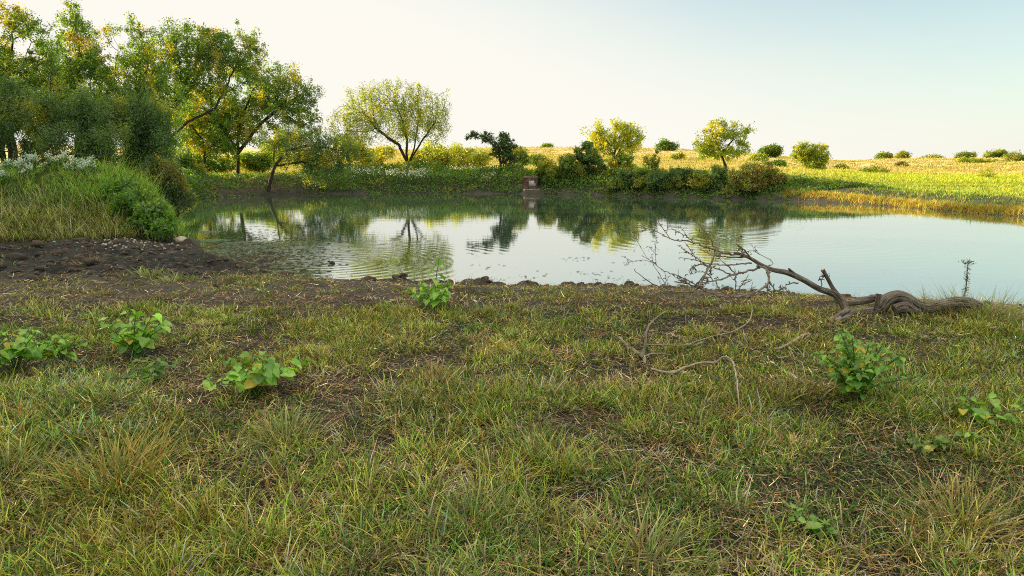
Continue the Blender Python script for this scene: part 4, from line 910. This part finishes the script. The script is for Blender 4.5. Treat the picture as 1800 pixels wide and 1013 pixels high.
# tussocks of long grass
def tussock(label, base, n, L, sp, cols, seed, w=.007, lean=(.05, 1.3), cat='grass tussock'):
    rng = np.random.default_rng(seed); L *= .85; r = rng.normal(0, sp*1.35, (n, 2)); root = np.stack([base[0]+r[:, 0], base[1]+r[:, 1], np.zeros(n)], 1); root[:, 2] = terrain_z(root[:, 0], root[:, 1])-.01
    c = np.array(cols)[rng.integers(len(cols), size=n)]*np.exp(rng.normal(0, .2, n))[:, None]
    c = np.minimum(c*1.8, .85)
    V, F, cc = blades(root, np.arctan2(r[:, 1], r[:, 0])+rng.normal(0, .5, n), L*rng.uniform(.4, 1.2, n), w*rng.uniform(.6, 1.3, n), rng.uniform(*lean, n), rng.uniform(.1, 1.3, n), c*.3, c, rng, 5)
    return tag(mesh('grass_tussock', V, F, M['grass'], cc, loc=tuple(base)), label, cat, 'long-bladed grass tussocks')
OR = [(.36, .26, .06), (.22, .22, .05), (.42, .24, .06), (.14, .20, .04), (.3, .28, .07)]
GRN = [(.13, .22, .04), (.2, .26, .06), (.1, .17, .05), (.3, .28, .09)]
STR = [(.42, .34, .17), (.3, .26, .1), (.2, .24, .07), (.34, .25, .11)]
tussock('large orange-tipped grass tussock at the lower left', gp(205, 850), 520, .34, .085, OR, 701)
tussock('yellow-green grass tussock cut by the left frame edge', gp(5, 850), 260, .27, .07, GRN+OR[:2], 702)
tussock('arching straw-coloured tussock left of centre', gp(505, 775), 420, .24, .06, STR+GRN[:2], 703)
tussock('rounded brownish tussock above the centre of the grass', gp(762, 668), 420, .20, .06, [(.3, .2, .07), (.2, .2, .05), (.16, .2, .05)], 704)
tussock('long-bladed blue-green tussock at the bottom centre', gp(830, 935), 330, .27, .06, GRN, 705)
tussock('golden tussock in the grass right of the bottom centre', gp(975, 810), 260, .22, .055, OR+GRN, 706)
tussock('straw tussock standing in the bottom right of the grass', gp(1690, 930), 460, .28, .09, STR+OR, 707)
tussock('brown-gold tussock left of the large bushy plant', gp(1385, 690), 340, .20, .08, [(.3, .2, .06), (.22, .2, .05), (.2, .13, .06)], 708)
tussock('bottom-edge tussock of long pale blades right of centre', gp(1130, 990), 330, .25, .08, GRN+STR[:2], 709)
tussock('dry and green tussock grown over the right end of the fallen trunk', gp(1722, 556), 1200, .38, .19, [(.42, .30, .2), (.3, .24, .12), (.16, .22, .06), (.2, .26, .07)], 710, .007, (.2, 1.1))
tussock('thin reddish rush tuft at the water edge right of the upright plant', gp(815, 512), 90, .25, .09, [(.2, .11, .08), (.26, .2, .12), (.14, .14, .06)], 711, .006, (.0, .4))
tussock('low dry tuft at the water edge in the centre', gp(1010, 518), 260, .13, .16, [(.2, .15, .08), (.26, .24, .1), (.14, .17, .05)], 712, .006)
for i, (px, py, lab) in enumerate([(262, 487, 'yellow-green grass tuft growing alone in the mud'), (305, 497, 'small grass tuft right of the yellow-green one in the mud'), (160, 470, 'reddish dry tuft at the left of the mud')]):
    tussock(lab, gp(px, py), 110, .20, .07, [(.24, .32, .08), (.3, .3, .1)] if i < 2 else [(.34, .2, .1), (.24, .2, .08)], 720+i, .011)
# orange-gold tussocks on the right shore
OG = 'orange-gold grass tussocks along the right shore'
for i, (px, py, w_) in enumerate([(1405, 355, 12), (1432, 355, 12), (1458, 355, 12), (1484, 357, 12), (1512, 357, 12), (1535, 357, 13), (1560, 359, 12), (1600, 362, 11), (1625, 364, 13), (1658, 366, 13), (1690, 369, 14), (1722, 371, 14), (1755, 374, 14), (1780, 379, 12), (1815, 384, 14), (1850, 388, 13)]):
    b = atz(px, np.interp(px, [1380, 1500, 1620, 1700, 1800], [352, 358, 367, 373, 382]), 0); b[1] += .55; b[2] = h1(b[0], b[1]); rng = np.random.default_rng(740+i); n = 900; s = w_*b[1]/FPX*1.0
    r = rng.normal(0, 1, (n, 2))*(s*.6, .30); root = np.stack([b[0]+r[:, 0], b[1]+.35+r[:, 1], 0*r[:, 0]], 1); root[:, 2] = terrain_z(root[:, 0], root[:, 1])-.01
    c = np.array([(.58, .36, .07), (.50, .26, .06), (.50, .48, .06), (.26, .38, .05)])[rng.integers(4, size=n)]*np.exp(rng.normal(0, .2, n))[:, None]
    V, F, cc = blades(root, rng.uniform(0, 6.28, n), (.20*rng.uniform(.3, 1.4, n)), .018*rng.uniform(.6, 1.3, n), rng.uniform(.1, .9, n), rng.uniform(.1, 1, n), c*.8, c, rng, 3)
    tag(mesh('grass_tussock', V, F, M['grass'], cc, loc=tuple(b)), 'orange-gold grass tussock in the row along the right shore of the pond', 'grass tussock', OG)

# ------------------------------------------------------------------ brick pillar at the far waterline
def box(mb, c, s, col, rng=None, j=0.0):
    c = np.array(c); s = np.array(s)/2
    V = np.array([(a, b, d) for d in (-1, 1) for b in (-1, 1) for a in (-1, 1)], float)*s+c
    if rng is not None: V = V+rng.normal(0, j, V.shape)
    mb.add(V, np.array([(0, 2, 3, 1), (4, 5, 7, 6), (0, 1, 5, 4), (2, 6, 7, 3), (0, 4, 6, 2), (1, 3, 7, 5)]), col)
b = atz(934, 341, 0); b[1] += .25; b[2] = -.08; o = empty('brick_pillar', tuple(b), 'small weathered brick and stone pillar at the waterline of the far bank', 'pillar'); rng = np.random.default_rng(800)
def courses(nm, w, d, z0, rows, hh, cols, mort, core):
    mb = MB(); box(mb, (core, 0, z0+rows*hh/2), (w-.03, d-.03, rows*hh), mort)
    for r in range(rows):
        x0 = -w/2+(-.12 if r % 2 else 0)
        while x0 < w/2-.02:
            a, e = max(x0, -w/2), min(x0+.225, w/2)
            if e-a > .04:
                for side in (-1, 1):
                    box(mb, (core+(a+e)/2, side*(d/2-.05), z0+(r+.5)*hh), (e-a-.014, .12, hh-.014), np.array(cols[rng.integers(len(cols))])*rng.uniform(.7, 1.2), rng, .003)
            x0 += .24
        for side in (-1, 1):
            for q in range(2): box(mb, (core+side*(w/2-.045), -d/4*.55+q*d/4*1.1, z0+(r+.5)*hh), (.12, d*.26, hh-.014), np.array(cols[rng.integers(len(cols))])*rng.uniform(.7, 1.2), rng, .003)
    return mb.build(nm, M['brick'], o)
courses('base', .98, .62, 0, 4, .095, [(.42, .36, .30), (.36, .28, .23), (.48, .43, .36)], (.30, .27, .23), .0)
courses('shaft', .78, .50, .38, 7, .095, [(.16, .065, .05), (.12, .05, .045), (.20, .09, .07)], (.17, .14, .12), -.04)
mb = MB(); box(mb, (.0, -.262, .70), (.34, .03, .34), (.46, .43, .34), rng, .01); box(mb, (.10, -.25, .62), (.30, .035, .16), (.40, .38, .30), rng, .01); mb.build('mortar_patch', M['brick'], o)
mb = MB(); box(mb, (-.04, 0, 1.075), (.84, .56, .055), (.17, .13, .11), rng, .008); mb.build('cap', M['brick'], o)
# ------------------------------------------------------------------ stones, clods, floating things
def rock(mb, c, s, rng, col):
    import bmesh
    bm = bmesh.new(); bmesh.ops.create_icosphere(bm, subdivisions=2, radius=1)
    V = np.array([v.co[:] for v in bm.verts]); F = np.array([[v.index for v in f.verts] for f in bm.faces]); bm.free()
    k = 1+.5*(fbm(V[:, 0]*1.3+c[0]*7, V[:, 1]*1.3+V[:, 2]*1.7+c[1]*5, int(rng.integers(999)))-.5)*2
    V = V*k[:, None]*np.array(s)+np.array(c); mb.add(V, F, col)
b = gp(319, 427); rng = np.random.default_rng(810); mb = MB(); rock(mb, (0, 0, .05), (.17, .13, .075), rng, (1, .95, .85))
r_ = mb.build('rock', M['stone'], None, smooth=True); r_.location = tuple(b); tag(r_, 'pale rounded rock at the foot of the mound beside the water', 'rock')
mb = MB()
for _ in range(240):
    px, py = rng.normal(215, 45), rng.normal(428, 9); p = gp(px, py) if _ < 60 else None
    if p is None:
        q = atz(px, py, .25); p = np.array([q[0], q[1], float(terrain_z(q[:1], q[1:2])[0])])
    s = rng.uniform(.006, .022); rock(mb, p+(0, 0, s*.3), (s*1.3, s, s*.8), rng, (1, .97, .9))
tag(mb.build('gravel', M['stone'], smooth=True), 'pale gravel strewn at the foot of the mound', 'gravel', kind='stuff')
mb = MB()
n = 0
while n < 1700:
    if n < 1250: x_, y_ = rng.uniform(-9.5, -3.2), rng.uniform(8.9, 14.2); ok = mudmask(np.array([x_]), np.array([y_]))[0] > rng.random()*.9
    else:
        i = rng.integers(len(POND)); q = POND[i]+(POND[(i+1) % len(POND)]-POND[i])*rng.random(); x_, y_ = q[0]+rng.normal(0, .1), q[1]-abs(rng.normal(0.05, .1)); ok = y_ < 13 and abs(x_) < 9 and fbm(np.array([x_*.8]), np.array([y_*.8]), 41)[0] > .42
    if not ok: n += (0 if n < 1250 else .05); continue
    z_ = float(terrain_z(np.array([x_]), np.array([y_]))[0]); s = math.exp(rng.normal(-3.75, .5)); rock(mb, (x_, y_, max(z_, -.01)+s*.15), (s*1.2, s, s*.75), rng, np.array((1, .85, .7))*rng.uniform(.6, 1.3)); n += 1
M['clod'] = stonemat('mud_clod', (.030, .024, .018), (.085, .068, .052), 30)
tag(mb.build('mud_clods', M['clod'], smooth=False), 'dark trampled mud clods along the near waterline', 'mud', kind='stuff')
# floating leaves and algae
def flecks(n, gen, smin, smax, pal, name, label, cat, seed):
    rng = np.random.default_rng(seed); mb = MB()
    for _ in range(n):
        p = gen(rng); s = rng.uniform(smin, smax); k = 7; a = np.arange(k)/k*6.283; rr = s*rng.uniform(.5, 1.15, k)
        V = np.stack([p[0]+np.cos(a)*rr*1.35, p[1]+np.sin(a)*rr, np.full(k, .005+rng.random()*.003)], 1); V = np.concatenate([V, [[p[0], p[1], .009]]])
        mb.add(V, np.stack([np.arange(k), (np.arange(k)+1) % k, np.full(k, k)], 1), np.array(pal[rng.integers(len(pal))])*rng.uniform(.7, 1.3))
    return tag(mb.build(name, M['broad']), label, cat, kind='stuff')
flecks(3600, lambda r: atz(min(r.normal(450, 66), 650), min(max(r.normal(448, 25), 398), 492), 0), .012, .045, [(.045, .045, .02), (.12, .11, .05), (.05, .075, .03), (.07, .05, .025), (.22, .20, .10)], 'floating_leaves', 'small leaves floating in the cove on the left', 'leaves', 830)
rng = np.random.default_rng(835); mb = MB()
for (px, py, w_) in [(425, 428, .34), (452, 436, .24), (375, 423, .30), (398, 440, .2), (470, 440, .15), (368, 408, .25), (505, 470, .15)]:
    p = atz(px, py, 0); k = 26; a = np.arange(k)/k*6.283; rr = w_*(.75+.5*fbm(np.cos(a)*1.5+px, np.sin(a)*1.5, 5))
    V = np.concatenate([np.stack([p[0]+np.cos(a)*rr*1.4, p[1]+np.sin(a)*rr, np.full(k, .003)], 1), [[p[0], p[1], .006]]]); mb.add(V, np.stack([np.arange(k), (np.arange(k)+1) % k, np.full(k, k)], 1), (.13, .19, .12))
tag(mb.build('algae_mats', M['broad']), 'dull green algae mats floating in the cove', 'algae', kind='stuff')
def mid(r):
    c = [(740, 495), (860, 470), (930, 485), (1040, 480), (1090, 490), (1120, 465), (1200, 500), (1250, 505), (850, 492), (1010, 455), (1150, 440)][r.integers(11)]
    return atz(c[0]+r.normal(0, 22), c[1]+r.normal(0, 2.5), 0)
flecks(170, mid, .008, .028, [(.06, .07, .04), (.10, .10, .05), (.07, .06, .04)], 'floating_debris', 'dark scraps of weed floating in the middle of the pond', 'debris', 831)
b = atz(583, 464, 0); mb = MB(); rng = np.random.default_rng(832); rock(mb, (0, 0, .015), (.055, .035, .035), rng, (.5, .5, .5)); rock(mb, (-.05, 0, .045), (.022, .018, .018), rng, (.5, .5, .5))
q = mb.build('water_turtle', M['clod'], smooth=True); q.location = tuple(b); tag(q, 'tiny dark head breaking the water at the centre of the ripple rings', 'turtle')
# dead limb behind the mound
b = at(70, 285, 19.5); mb = MB(); P, R = smooth_path([at(60, 292, 19.5), at(95, 272, 19.5), at(130, 271, 19.4), (*at(185, 277, 19.2),)], [.05, .05, .035, .015], 5)
b = np.array([P[0][0], P[0][1], h1(P[0][0], P[0][1])]); P = np.concatenate([[b-(0, 0, .05)], P]); R = np.concatenate([[.06], R]); tube(mb, P-b, R, 8, wob=.1)
q = mb.build('bare_limb', M['bark'], smooth=True); q.location = tuple(b); tag(q, 'dark bare limb stretching sideways beneath the willow behind the mound', 'dead limb')
print('objects', len(bpy.data.objects), 'verts', sum(len(m.vertices) for m in bpy.data.meshes))
